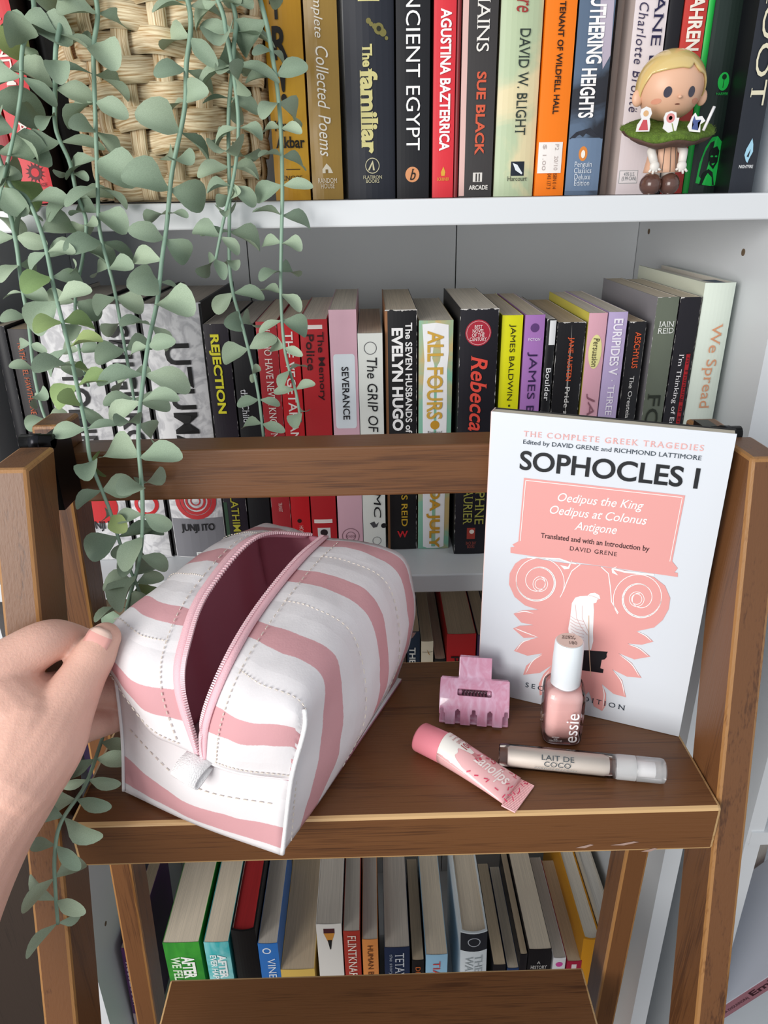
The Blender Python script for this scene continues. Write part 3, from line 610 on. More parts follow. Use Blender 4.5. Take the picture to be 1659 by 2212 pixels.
b = b4('navy paperback with pale serif capitals below the tread', 830, 886, 2047, '#1c2a48', page='grey'); s_text(b, 'TETAWIS', 2058, 2130, .6, .36, '#c8ccd4', serif=True); s_text(b, 'the story of us', 2060, 2130, .25, .18, '#9aa2b0')
b = b4('narrow black paperback with orange letters below the tread', 890, 917, 2075, '#141214', page='aged'); s_text(b, 'DREAM', 2088, 2130, .5, .4, '#d06a30')
b = b4('light blue paperback with red capitals below the tread', 920, 968, 2063, '#9cc8e4', page='tan'); s_text(b, 'TIA M', 2076, 2130, .5, .34, '#d84848')
b = b4('white jacketed hardcover with a dark top band and round emblem below the tread', 1003, 1062, 2016, '#dfe6ea', page='tan', hard=True, left='#e2eaee', depth=.16, lean=-.02)
s_rect(b, 0, 1, 2018, 2056, '#23262e', 'spine_band'); s_ring(b, .5, 2036, .24, '#b8bcc4', .14); s_text(b, 'THE', 2064, 2100, .68, .30, '#a8b0b4', serif=True); s_text(b, 'WAY', 2066, 2110, .32, .30, '#a8b0b4', serif=True)
b4('low tan paged black paperback beside the white jacketed book', 1066, 1094, 2085, '#15131a', page='aged')
b4('navy edged slim paperback below the tread', 1096, 1122, 2092, '#203a64', page='tan')
b4('tan paged paperback with a black spine top below the tread', 1124, 1141, 2062, '#16141a', page='aged')
b = b4('black paperback with white serif capitals below the tread', 1143, 1193, 2051, '#131217', page='tan', depth=.15)
h_text(b, 'A', 2078, 6, .4, .55, '#d8d4d0'); h_text(b, 'HISTORY', 2088, 7, .14, .86, '#d8d4d0', serif=True); h_text(b, 'OF ART', 2100, 7, .2, .8, '#d8d4d0', serif=True)
b = b4('white paperback with a pink round emblem below the tread', 1196, 1224, 2070, '#e4e2e4', page='grey'); s_disc(b, .5, 2083, .28, '#d0489a')
b = b4('crimson paperback with a small white square emblem below the tread', 1226, 1258, 2077, '#a81c3c', page='aged'); s_rect(b, .32, .66, 2083, 2092, '#e6dada', 'spine_emblem')
b4('mustard orange hardcover at the right end below the tread', 1262, 1300, 2030, '#d2901e', hard=True, page='cream', depth=.19, left='#d2901e')
b4('cream jacketed hardcover at the right end below the tread', 1303, 1338, 2020, '#cfc6b6', hard=True, page='white', depth=.19)

# ------------------------------------------------------------------ leaning books in the neighbouring bookcase
def lean_book(label, pt, ang, w, h, dep, col, cov, page):
    """book lying at a slant in the x-z plane, lower left corner at pt"""
    r = thing('paperback_book', label, 'book', pt); ca, sa = math.cos(ang), math.sin(ang); o = Vector(pt)
    def P(a, y, c): return o+Vector((a*ca-c*sa, y, a*sa+c*ca))
    V = [P(*v) for v in boxv(0, h, 0, dep, 0, w)]; ob = obj('cover', V, BF, None, r, mats=[cover_mat(col), cover_mat(cov)], idx=[1, 1, 0, 1, 0, 1]); bevel(ob, .001)
    V = [P(*v) for v in boxv(h-.001, h+.0004, .002, dep-.0005, .0012, w-.0012)]; obj('page_block', V, BF, page_mat('pages_'+page, PAGE[page]), r)
    return r, P
p = Vector((.404, .535, H-.933))
r, P = lean_book('dusky pink spined book leaning at a slant in the neighbouring bookcase', p, math.radians(50), .020, .22, .115, '#9c6a74', '#c9ccd6', 'cream')
text(r, 'Embroidery', lambda a, c: P(.06+.11*a, -.0003, .004+.012*c), '#3c1c24', serif=True, bold=.02, name='spine_title'); text(r, 'AROUNNA KHOUNNORAJ', lambda a, c: P(.0+.055*a, -.0003, .006+.006*c), '#3c1c24', name='spine_author')
bx = thing('hardcover_book', 'upright white book with grey fore edge in the neighbouring bookcase', 'book', (.47, .73, H-.9497))
box('cover', .452, .50, .66, .80, H-.9497, H-.70, cover_mat('#cfd3da'), bx); box('page_block', .4535, .4985, .6588, .79, H-.948, H-.702, page_mat('pages_grey', PAGE['grey']), bx)

# ================================================================== woven basket on the upper shelf
m_straw = mat('straw', '#d9bd8c', .5, bump=.5, bscale=260, vary=.16, vscale=40)
m_straw2 = mat('straw_stake', '#cfae79', .55, bump=.5, bscale=260, vary=.16, vscale=40)
def grain(m):
    nt = m.node_tree; b = nt.nodes['Principled BSDF']; uv = nt.nodes.new('ShaderNodeUVMap'); mp = nt.nodes.new('ShaderNodeMapping'); mp.inputs['Scale'].default_value = (.6, 13, 1)
    nt.links.new(uv.outputs[0], mp.inputs[0]); w = nt.nodes.new('ShaderNodeTexNoise'); w.inputs['Scale'].default_value = 1; w.inputs['Detail'].default_value = 4
    nt.links.new(mp.outputs[0], w.inputs['Vector']); r = nt.nodes.new('ShaderNodeValToRGB'); e = r.color_ramp.elements
    e[0].position = .33; e[1].position = .62; e[0].color = (*lin('#ad8650'), 1); e[1].color = (*lin('#f6e6c2'), 1)
    nt.links.new(w.outputs['Fac'], r.inputs[0]); nt.links.new(r.outputs[0], b.inputs['Base Color'])
    bp = nt.nodes.new('ShaderNodeBump'); bp.inputs['Strength'].default_value = .6; bp.inputs['Distance'].default_value = .0008
    nt.links.new(w.outputs['Fac'], bp.inputs['Height']); nt.links.new(bp.outputs[0], b.inputs['Normal'])
grain(m_straw); grain(m_straw2)
BC = Vector((-.1393, .593, Z1+.0003))
bk = thing('woven_basket', 'round pale straw basket woven from flat strips on the upper shelf', 'basket', BC)
BR0, BR1, BH, NS = .053, .0690, .150, 18
def brad(z): t = z/BH; return BR0+(BR1-BR0)*min(1, (t*1.6)**.6 if t < .62 else 1.0)
def band(name, f, n, wdt, m, closed=True):
    """ribbon along f(t) -> (point, outward, across)"""
    V = []; Fc = []; UV = []
    for i in range(n+(0 if closed else 1)):
        p, o, a = f(i/n)
        for j in range(5):
            v = j/4-.5; V.append(p+a*(wdt*v)+o*(.0014*(1-(2*v)**2))); UV.append((i/n*40 if closed else i/n*8, j/4))
    k = n if closed else n
    for i in range(k):
        i2 = (i+1) % n if closed else i+1
        for j in range(4): Fc.append((i*5+j, i2*5+j, i2*5+j+1, i*5+j+1))
    o = obj(name, V, Fc, m, bk, smooth=True); ul = o.data.uv_layers.new(name='UVMap')
    for lp in o.data.loops: ul.data[lp.index].uv = UV[lp.vertex_index]
    md = o.modifiers.new('thick', 'SOLIDIFY'); md.thickness = .0011; md.offset = -1
    return o
rows = 11
for r_ in range(rows):
    zc = .0098+r_*(BH-.014)/(rows-1)
    def f(t, zc=zc, r_=r_):
        a = 2*math.pi*t; wv = math.cos(NS/2*a+(math.pi if r_ % 2 else 0))
        wob = .0012*math.sin(7*a+r_*2.1)
        R = brad(zc)+.0034*wv; d = Vector((math.cos(a), math.sin(a), 0))
        return BC+d*R+Vector((0, 0, zc+wob)), d, Vector((0, 0, 1))
    band('weft_strip', f, NS*10, .0152, m_straw)
for s_ in range(NS):
    a = 2*math.pi*s_/NS; d = Vector((math.cos(a), math.sin(a), 0)); tn = Vector((-d.y, d.x, 0))
    def f(t, d=d, tn=tn, s_=s_):
        z = .002+t*(BH-.002); wv = math.cos((rows-1)*math.pi*t+(math.pi if s_ % 2 == 0 else 0))
        return BC+d*(brad(z)+.0012*wv)+Vector((0, 0, z)), d, tn
    band('stake_strip', f, 44, .0105, m_straw2, closed=False)
V, Fc = tube([BC+Vector(((BR1+.001)*math.cos(2*math.pi*i/48), (BR1+.001)*math.sin(2*math.pi*i/48), BH)) for i in range(49)], .0042, 8, caps=False)
obj('rim', V, Fc, mat('rim_straw', '#c98f4e', .5, bump=.4, bscale=300), bk, smooth=True)
obj('base', *lathe([(0.001, .0006), (BR0*.96, .0006), (BR0*.98, .006), (.001, .006)], BC, 36), m_straw2, bk)
obj('filling', *lathe([(.001, BH-.03), (BR1*.9, BH-.03), (BR1*.9, BH-.02), (.001, BH-.015)], BC, 24), mat('dark_moss', '#3a3a28', .9, bump=.8, bscale=200), bk)

# ================================================================== trailing faux eucalyptus
m_leaf = mat('eucalyptus_leaf', '#91a38c', .62, vary=.12, vscale=60, rand=.22, spec=.35)
m_leafy = mat('eucalyptus_leaf_yellowish', '#8fa46c', .6, vary=.10, vscale=60, rand=.14, spec=.35)
m_stem = mat('eucalyptus_stem', '#84a08c', .5, vary=.1, vscale=50)
def leaf_mesh(name, wid, cup, ob, m):
    """obovate leaf, unit long, cupped, with a faint midrib"""
    n = 10; V = []; Fc = []
    for i in range(n+1):
        t = (1-math.cos(math.pi*i/n))/2; w = max(.035, wid*math.sqrt(max(0, 1-(2*t-1)**2))*(1-ob+2*ob*t)*min(1, .35+1.6*t))
        if i == n: w = .05
        for j in range(5):
            v = j/2-1; V.append((t, v*w*.5, cup*(v*w)**2*.9+.10*math.sin(math.pi*t)*cup-.16*t*t+(-.012*math.sin(math.pi*t) if j == 2 else 0)))
    for i in range(n):
        for j in range(4): Fc.append((i*5+j, (i+1)*5+j, (i+1)*5+j+1, i*5+j+1))
    me = bpy.data.meshes.new(name); me.from_pydata(V, [], Fc); me.materials.append(m)
    me.polygons.foreach_set('use_smooth', [True]*len(me.polygons)); return me
LM = [leaf_mesh('leaf_round', .80, .5, .16, m_leaf), leaf_mesh('leaf_oval', .58, .5, .14, m_leaf), leaf_mesh('leaf_long', .42, .5, .10, m_leaf), leaf_mesh('leaf_yellow', .80, .4, .14, m_leafy)]
pl = thing('trailing_eucalyptus', 'grey green artificial eucalyptus with long trailing vines spilling from the basket', 'plant', BC+Vector((0, 0, BH-.03)))
PL0 = pl.location.copy()
rl = random.Random(11); NLEAF = [0]
rim = lambda a, r=BR1: BC+Vector((r*math.cos(a), r*math.sin(a), BH+.006))
def vine(pts, step=.0165, size=(.019, .031), r0=.0013, first=None, yellow=0, skip=()):
    """pts: (px, py, y) points the stem passes through; first: start points in the basket"""
    P = [aty(px, py, y) for px, py, y in pts]
    if first: P = list(first)+P
    N = max(12, len(P)*7); path = resample(P, N)
    V, Fc = tube(path, [r0*(1.25-.5*i/N) for i in range(N)], 7)
    st = obj('stem', V, Fc, m_stem, pl, smooth=True)
    acc = 0; k = 0; twist = rl.random()*6.28; nxt = step*.6
    for i in range(1, N):
        seg = path[i]-path[i-1]; L = seg.length; d = seg.normalized()
        while acc+L >= nxt:
            p = path[i-1]+d*(nxt-acc); frac = i/N
            px, py = proj(p)
            if -70 < px < 800 and -60 < py < 2212 and not any(a < py < b for a, b in skip):
                twist += math.pi/2+rl.uniform(-.45, .45)
                side = Vector((math.cos(twist), .75*math.sin(twist), 0)); side -= d*side.dot(d); side.normalize()
                sc = rl.uniform(*size)*(1.0-.32*frac)
                for s in (1, -1):
                    if rl.random() < .04: continue
                    dr = (side*s+d*rl.uniform(-.25, .55)+Vector((0, 0, rl.uniform(-.2, .15)))).normalized()
                    nrm = Vector((rl.uniform(-.5, .5), -.62+rl.uniform(-.55, .45), .72+rl.uniform(-.5, .45)))
                    nrm = (nrm-dr*nrm.dot(dr)).normalized(); bi = nrm.cross(dr)
                    me = LM[3] if rl.random() < yellow else LM[rl.choice((1, 2, 2)) if py > 1500 else rl.choice((0, 0, 1, 1, 1, 2))]
                    o = bpy.data.objects.new('leaf', me); C.objects.link(o); o.parent = st
                    q = Matrix((dr, bi, nrm)).transposed().to_4x4(); f = sc*rl.uniform(.85, 1.12)
                    o.matrix_basis = Matrix.Translation(p+dr*(r0*.3)-PL0) @ q @ Matrix.Diagonal((f, f, f, 1)); NLEAF[0] += 1
            nxt += step*rl.uniform(.85, 1.2)
        acc += L
    return st
D = .497
vine([(70, -10, .512), (48, 110, D), (45, 200, D), (28, 300, D), (8, 385, D), (-8, 470, D)], first=[BC+Vector((-.03, -.02, BH)), BC+Vector((-.08, -.068, BH+.012))], size=(.024, .036))
vine([(128, -10, .512), (120, 110, D), (119, 200, .51), (121, 280, .51), (150, 350, .51), (166, 420, .508), (186, 480, .505), (178, 560, .505), (163, 640, .50), (166, 720, .50), (178, 790, .495), (192, 835, .49)], first=[BC+Vector((-.02, -.03, BH)), BC+Vector((-.055, -.078, BH+.014))])
vine([(206, -10, .512), (202, 110, .508), (206, 250, .505), (211, 400, .502), (216, 500, .50), (246, 620, .495), (266, 730, .485), (284, 830, .475), (292, 880, .47)], first=[BC+Vector((-.01, -.03, BH)), BC+Vector((-.032, -.086, BH+.014))], size=(.022, .034))
vine([(20, 395, .50), (60, 430, .498), (95, 520, .49), (116, 620, .475), (146, 740, .45), (168, 840, .425), (186, 930, .405), (197, 1000, .398), (236, 1100, .398), (268, 1200, .40), (298, 1270, .405), (318, 1330, .41)], first=[BC+Vector((-.02, -.02, BH)), BC+Vector((-.075, -.06, BH+.012)), aty(-30, 30, .515), aty(-25, 250, .503)], size=(.022, .034), yellow=.22)
vine([(402, -10, .512), (402, 150, .508), (398, 240, .505), (372, 370, .502), (361, 480, .495), (350, 560, .485), (340, 650, .47), (321, 740, .45), (306, 850, .425), (299, 950, .40), (308, 1080, .395), (303, 1200, .40), (275, 1310, .41), (262, 1400, .43), (250, 1500, .405), (232, 1560, .365), (206, 1640, .330), (182, 1700, .309), (132, 1776, .280), (118, 1850, .270), (120, 1930, .266), (125, 1995, .266)], first=[BC+Vector((0, -.03, BH)), BC+Vector((.004, -.088, BH+.014))], size=(.020, .031), skip=((1345, 1590),))
vine([(466, -10, .512), (490, 80, .508), (510, 200, .504), (515, 290, .502), (505, 380, .50), (482, 480, .498), (466, 560, .496)], first=[BC+Vector((.012, -.03, BH)), BC+Vector((.024, -.088, BH+.014))], size=(.022, .034))
vine([(505, 110, .515), (494, 250, .512), (496, 420, .51), (498, 600, .505), (528, 720, .50), (556, 840, .49), (570, 950, .48)], first=[BC+Vector((.02, -.03, BH)), BC+Vector((.036, -.085, BH+.010)), aty(500, 0, .518)], size=(.018, .028), step=.019)
vine([(565, 10, .516), (590, 130, .512), (605, 250, .508), (610, 400, .504), (608, 520, .50), (607, 640, .50), (616, 760, .498), (640, 850, .496), (650, 912, .494)], first=[BC+Vector((.03, -.02, BH)), BC+Vector((.060, -.072, BH+.012))], size=(.018, .028))
vine([(34, 520, .497), (46, 610, .495), (62, 700, .49), (73, 800, .48), (90, 880, .47), (108, 925, .465)], first=[aty(-60, 300, .505), aty(10, 430, .50)], size=(.018, .026))
print('leaves', NLEAF[0])

# ================================================================== striped pouch
A_ = atz(270, 1717, TZ); B_ = atz(612, 1852, TZ)
E1 = (B_-A_).normalized(); E2 = Vector((-E1.y, E1.x, 0))
def PL(p): return A_+E1*p[0]+E2*p[1]+Vector((0, 0, p[2]+.0026))
def stripe_mat():
    m = mat('striped_cotton', '#ece9ea', .85, spec=.2); nt = m.node_tree; b = nt.nodes['Principled BSDF']
    at = nt.nodes.new('ShaderNodeAttribute'); at.attribute_name = 'stripe'
    def mth(op, a, b_):
        k = nt.nodes.new('ShaderNodeMath'); k.operation = op
        for i, v in enumerate((a, b_)):
            if isinstance(v, (int, float)): k.inputs[i].default_value = v
            elif v is not None: nt.links.new(v, k.inputs[i])
        return k.outputs[0]
    q = mth('ADD', at.outputs['Fac'], .55-.043+.0275)
    d = mth('ABSOLUTE', mth('SUBTRACT', mth('MODULO', q, .055), .0275), None)
    tc = nt.nodes.new('ShaderNodeTexCoord'); n = nt.nodes.new('ShaderNodeTexNoise'); n.inputs['Scale'].default_value = 900; n.inputs['Detail'].default_value = 4
    nt.links.new(tc.outputs['Object'], n.inputs['Vector'])
    d2 = mth('ADD', d, mth('MULTIPLY', mth('SUBTRACT', n.outputs['Fac'], .5), .0007))
    mr = nt.nodes.new('ShaderNodeMapRange'); mr.inputs[1].default_value = .0069; mr.inputs[2].default_value = .0073
    nt.links.new(d2, mr.inputs[0])
    mx = nt.nodes.new('ShaderNodeMix'); mx.data_type = 'RGBA'; mx.inputs[6].default_value = (*lin('#e0abb0'), 1); mx.inputs[7].default_value = (*lin('#f3f1f3'), 1)
    nt.links.new(mr.outputs[0], mx.inputs[0]); nt.links.new(mx.outputs[2], b.inputs['Base Color'])
    # quilting: cloth dips towards the stitched line in the middle of each white band
    dip = nt.nodes.new('ShaderNodeMapRange'); dip.inputs[1].default_value = .0275; dip.inputs[2].default_value = .019; nt.links.new(d, dip.inputs[0])
    n2 = nt.nodes.new('ShaderNodeTexNoise'); n2.inputs['Scale'].default_value = 70; n2.inputs['Detail'].default_value = 3; nt.links.new(tc.outputs['Object'], n2.inputs['Vector'])
    hs = mth('ADD', mth('ADD', mth('MULTIPLY', dip.outputs[0], .9), mth('MULTIPLY', n.outputs['Fac'], .12)), mth('MULTIPLY', n2.outputs['Fac'], .55))
    bp = nt.nodes.new('ShaderNodeBump'); bp.inputs['Strength'].default_value = .6; bp.inputs['Distance'].default_value = .0012
    nt.links.new(hs, bp.inputs['Height']); nt.links.new(bp.outputs[0], b.inputs['Normal']); return m
m_str = stripe_mat(); m_lin = mat('pink_lining', '#e09cae', .8, bump=.3, bscale=120, spec=.2); m_wf = mat('white_cotton', '#e9e7e8', .85, bump=.2, bscale=900, spec=.2)
translucent(m_str, .2); translucent(m_lin, .40)
m_tape = mat('zipper_tape', '#eab9c2', .7, bump=.3, bscale=1500); m_teeth = mat('zipper_teeth', '#f3cfd6', .35)
QK = [-.040, -.012, .016, .062, .115, .165]
RR = [[(.0655, -.002, .050), (.090, -.003, .052), (.1155, .005, .050), (.118, .020, .030), (.112, .03, .0)],
      [(.0690, .000, .078), (.095, -.002, .078), (.1190, .009, .075), (.121, .030, .050), (.112, .03, .0)],
      [(.0705, .022, .100), (.096, .013, .0985), (.1210, .014, .090), (.1155, .005, .050), (.109, .0, .0)],
      [(.0620, .065, .105), (.094, .062, .1075), (.1195, .063, .094), (.1270, .056, .048), (.110, .05, .0)],
      [(.0550, .118, .107), (.088, .118, .1085), (.1160, .118, .096), (.1240, .114, .048), (.108, .11, .0)],
      [(.0535, .158, .106), (.087, .162, .1060), (.1130, .164, .096), (.1170, .167, .048), (.106, .163, .0)]]
RL = [[(.0640, -.002, .052), (.036, -.005, .062), (-.001, .008, .080), (-.010, .020, .060), (.0, .03, .0)],
      [(.0555, .003, .088), (.028, -.001, .088), (-.007, .012, .090), (-.014, .030, .060), (.0, .03, .0)],
      [(.0490, .019, .105), (.020, .017, .104), (-.012, .028, .098), (-.003, .014, .050), (.0, .0, .0)],
      [(.0370, .055, .115), (.016, .056, .115), (-.008, .062, .102), (-.008, .056, .050), (.0, .05, .0)],
      [(.0280, .119, .118), (.010, .115, .1165), (-.008, .112, .103), (-.008, .11, .050), (.0, .11, .0)],
      [(.0470, .155, .107), (.022, .160, .1075), (-.001, .160, .102), (-.003, .165, .050), (.002, .163, .0)]]
LIP = {}
for R in (RR, RL):                        # the cloth stops short of the zipper teeth
    LIP[id(R)] = [Vector(r[0]) for r in R]
    for i, r in enumerate(R):
        a = (Vector(r[1])-Vector(r[0])).normalized(); r[0] = tuple(Vector(r[0])+a*(.001, .0035, .0045, .0045, .0045, .0020)[i])
def surf(R, k, j): return cr([cr(r, j) for r in R], k)
def qk(k): return cr([(q, 0, 0) for q in QK], k).x
pc = thing('zip_pouch', 'open white quilted pouch with pink stripes and a pink zipper on the tread', 'pouch', A_+E1*.055+E2*.08)
bm = bmesh.new(); lay = bm.verts.layers.float.new('stripe'); POFF = pc.location
def patch(fn, na, nb, flip=False):
    G = []
    for i in range(na+1):
        row = []
        for j in range(nb+1):
            p, q = fn(i/na, j/nb); v = bm.verts.new(PL(p)-POFF); v[lay] = q; row.append(v)
        G.append(row)
    for i in range(na):
        for j in range(nb):
            f = [G[i][j], G[i+1][j], G[i+1][j+1], G[i][j+1]]; bm.faces.new(f[::-1] if flip else f)
def wr(p, s, f=1.0):                       # soft wrinkles in the cloth
    n = f*(noise.noise(Vector((p.x*45+s, p.y*45, p.z*45)))+.5*noise.noise(Vector((p.x*110+s, p.y*110, p.z*110))))
    return Vector((p.x+.0012*n, p.y+.0006*n, p.z+.0010*n))
def ptop(R, k, c, sd):
    if R is RR and k < 2 and c > .999: return surf(R, 2, 2+(2-k)/2)          # meets the corner seam
    f = min(1, c*4)*(1 if k > 2.4 else min(1, (1-c)*4+max(0, (k-2)/.4)))
    return wr(surf(R, k, 2*c), sd, f)
def pside(R, k, c, sd): return wr(surf(R, k, 2+2*c), sd, min(1, (1-c)*4)*min(1, max(0, (k-2)/.4)))
for R, fl, sd in ((RR, False, 3.1), (RL, True, 9.7)):
    patch(lambda a, c, R=R, sd=sd, fl=fl: (ptop(R, 5*a, c, sd), qk(5*a)+(.007 if fl else 0)), 50, 22, not fl)
    patch(lambda a, c, R=R, sd=sd, fl=fl: (pside(R, 2+3*a, c, sd), qk(2+3*a)+(.007 if fl else 0)), 30, 20, not fl)
LF = [[(0, 0, 0), (.055, -.003, 0), (.109, -.0013, 0)], [(.001, .006, .036), (.056, -.007, .028), (.1125, .0007, .028)], [(-.002, .013, .078), (.0647, -.001, .050), (.1155, .0037, .050)]]
def lf(a, c):
    p = cr([cr(r, 2*c) for r in LF], 2*a); hh = .055*a
    return wr(p, 5.5, min(1, 5*a, 5*(1-a), 5*c, 5*(1-c))), .043+(hh-.012)
patch(lf, 22, 26, True)
BKt = [RL[5][2], RL[5][1], RL[5][0], RR[5][0], RR[5][1], RR[5][2]]; BKm = [RL[5][3], (.03, .176, .052), (.056, .178, .052), (.088, .176, .05), RR[5][3]]; BKb = [RL[5][4], (.054, .166, 0), RR[5][4]]
patch(lambda a, c: (cr([cr(BKt, 5*c), cr(BKm, 4*c), cr(BKb, 2*c)], 2*a), .165+.05*a), 14, 24, False)
patch(lambda a, c: (Vector((.109*c, .163*a, .001 if 0 < a < 1 and 0 < c < 1 else 0)), .2), 4, 4, True)
bmesh.ops.remove_doubles(bm, verts=bm.verts, dist=.0009); bmesh.ops.recalc_face_normals(bm, faces=bm.faces)
me = bpy.data.meshes.new('body'); bm.to_mesh(me); bm.free(); me.materials.append(m_str); me.materials.append(m_lin)
me.polygons.foreach_set('use_smooth', [True]*len(me.polygons))
body = bpy.data.objects.new('body', me); C.objects.link(body); body.parent = pc
nrm = me.polygons[5]
md = body.modifiers.new('lining', 'SOLIDIFY'); md.thickness = .0022; md.offset = -1; md.material_offset = 1; md.material_offset_rim = 1
def strip(name, P0, P1, m, th=.0008, n=60):
    a = resample(P0, n); b_ = resample(P1, n); V = []; Fc = []
    for x, y in zip(a, b_): V += [PL(x), PL(y)]
    for i in range(n-1): Fc.append((2*i, 2*i+1, 2*i+3, 2*i+2))
    o = obj(name, V, Fc, m, pc, smooth=True); md = o.modifiers.new('thick', 'SOLIDIFY'); md.thickness = th; md.offset = 0; return o
lipR = LIP[id(RR)]; lipL = LIP[id(RL)]
w = [.0012, .0035, .0045, .0045, .0045, .0025]
for nm, lp, ot, rows_ in (('zipper_tape', lipR, lipL, RR), ('zipper_tape', lipL, lipR, RL)):
    ins = []; outs = []
    for i, p in enumerate(lp):
        across = (Vector(rows_[i][1])-p).normalized()
        ins.append(p+Vector((0, 0, .0012))); outs.append(p+across*(.0015+w[i])+Vector((0, -.0004 if i < 2 else 0, .0011)))
    strip('zipper_tape', outs, ins, m_tape)
    e = resample(ins, 130); parts = []
    for i in range(1, 129):
        t = (e[i+1]-e[i-1]).normalized(); up_ = Vector((0, 0, 1)); sd = t.cross(up_).normalized(); u2 = sd.cross(t)
        V = [PL(e[i]+t*a*.00042+sd*b_*.0011+u2*c*.0009) for a, b_, c in ((-1, -1, -1), (1, -1, -1), (1, 1, -1), (-1, 1, -1), (-1, -1, 1), (1, -1, 1), (1, 1, 1), (-1, 1, 1))]
        parts.append((V, BF))
    V, Fc = join(*parts); obj('zipper_teeth', V, Fc, m_teeth, pc, kind='stuff')
# corner seams, mid seam, pull tab
def seam(P, r=.0011, nm='seam'): V, Fc = tube([PL(p) for p in resample(P, 26)], r, 8); obj(nm, V, Fc, m_wf, pc, smooth=True)
seam([surf(RR, 2, 2+1.98*t/8)+Vector((.0004, -.0008, 0)) for t in range(9)], .0013)
seam([cr([r[0] for r in LF], 2*t/8)+Vector((0, -.0003, .001)) for t in range(9)], .0010)
seam([(.066, -.0022, .0497), (.090, -.0032, .0517), (.1155, .005, .050)], .0005)
t0 = Vector((.0645, -.0025, .0500)); loop = [t0+Vector(v) for v in ((0, .001, .002), (-.001, -.006, .001), (-.0025, -.0112, -.003), (-.002, -.0105, -.0062), (-.0005, -.005, -.0035), (0, .0005, -.001))]
lp = resample(loop, 24); V = []; Fc = []
for p in lp: V += [PL(p+Vector((-.0078, .0005, .0012))), PL(p+Vector((.0078, -.0005, -.0012)))]
for i in range(len(lp)-1): Fc.append((2*i, 2*i+1, 2*i+3, 2*i+2))
tb = obj('pull_tab', V, Fc, mat('ribbed_tape', '#eceaeb', .8, bump=.6, bscale=1100), pc, smooth=True); md = tb.modifiers.new('t', 'SOLIDIFY'); md.thickness = .0012; md.offset = 0
# dashed stitching
st = []
def dashes(f, n, off=.0007):
    pts = [f(i/n) for i in range(n+1)]
    for i in range(0, n, 2):
        a, b_ = pts[i], pts[i+1]; t = b_-a
        if t.length < 1e-6: continue
        st.append(tube([PL(a), PL(b_)], .00032, 5))
def kofq(q):
    lo, hi = 0., 5.
    for _ in range(30):
        md_ = (lo+hi)/2
        if qk(md_) < q: lo = md_
        else: hi = md_
    return lo
def osurf(R, k, j, off):
    p = surf(R, k, j); a = surf(R, min(5, k+.02), j)-surf(R, max(0, k-.02), j); b_ = surf(R, k, min(4, j+.02))-surf(R, k, max(0, j-.02)); n = a.cross(b_).normalized()
    c = Vector((.055, .08, .05)); n = n if n.dot(p-c) > 0 else -n
    return p+n*off
for q in (-.0375, .0155, .0705, .1255):
    k = kofq(q)
    dashes(lambda t: osurf(RR, k, .35+t*((1.62 if q < 0 else 3.5)), .0007), 34 if q < 0 else 64)
    dashes(lambda t: osurf(RL, k, .35+t*1.6, .0007), 34)
dashes(lambda t: osurf(RR, .15+4.7*t, .38, .0007), 90); dashes(lambda t: osurf(RL, .15+4.7*t, .38, .0007), 90)
dashes(lambda t: cr([cr(r, .15+1.75*t) for r in LF], 1.28)+Vector((0, -.0007, 0)), 44)
dashes(lambda t: Vector((.1165, .0125, .088))+(Vector((.1085, .0045, .004))-Vector((.1165, .0125, .088)))*t+Vector((.0035, .0, 0)), 40)
V, Fc = join(*st); obj('stitching', V, Fc, mat('thread', '#d9cfc4', .8), pc, kind='stuff')

# ================================================================== hand holding the pouch
m_skin = mat('skin', '#dbad9c', .5, bump=.25, bscale=700, vary=.05, vscale=60, sub=.12)
hd = thing('person', 'bare left hand reaching in and pinching the edge of the striped pouch', 'person', atd(60, 1650, .375))
HB = []
def limb(pts, n=18, seg=7):
    """pts (px, py, axis depth, radius); rounded tapered tube"""
    P = [atd(a, b_, c) for a, b_, c, r in pts]; R = [r for *_, r in pts]; N = (len(P)-1)*seg+1
    Q = [cr(P, (len(P)-1)*i/(N-1)) for i in range(N)]
    RQ = [cr([(r, 0, 0) for r in R], (len(R)-1)*i/(N-1)).x for i in range(N)]
    d0 = (Q[0]-Q[1]).normalized(); d1 = (Q[-1]-Q[-2]).normalized(); pre = []; post = []; rp = []; ro = []
    for a in (80, 60, 40, 20):
        s, c = math.sin(math.radians(a)), math.cos(math.radians(a)); pre.append(Q[0]+d0*RQ[0]*s); rp.append(RQ[0]*c); 
    for a in (20, 40, 60, 80):
        s, c = math.sin(math.radians(a)), math.cos(math.radians(a)); post.append(Q[-1]+d1*RQ[-1]*s); ro.append(RQ[-1]*c)
    HB.append(tube(pre+Q+post, rp+RQ+ro, n))
limb([(-620, 3300, .215, .0400), (-480, 2850, .250, .0390), (-330, 2460, .295, .0345), (-215, 2190, .325, .0300), (-125, 1960, .335, .0270), (-48, 1800, .345, .0255), (38, 1668, .354, .0235), (66, 1575, .362, .0215)])          # forearm, wrist, heel
limb([(30, 1690, .350, .0225), (98, 1602, .360, .0200), (138, 1532, .368, .0158), (180, 1458, .376, .0120), (207, 1412, .381, .0110), (227, 1378, .3835, .0086)])  # thumb
limb([(66, 1575, .364, .0215), (15, 1520, .364, .0200), (-30, 1490, .366, .0190)])                                                        # palm to knuckles
limb([(-40, 1482, .362, .0165), (38, 1424, .369, .0136), (105, 1386, .3765, .0118), (152, 1386, .3895, .0102), (200, 1402, .400, .0090), (232, 1418, .404, .0078)])   # index finger
limb([(-10, 1530, .364, .0150), (70, 1508, .371, .0125), (150, 1490, .392, .0106), (215, 1490, .411, .0096), (270, 1500, .418, .0084)])      # middle finger
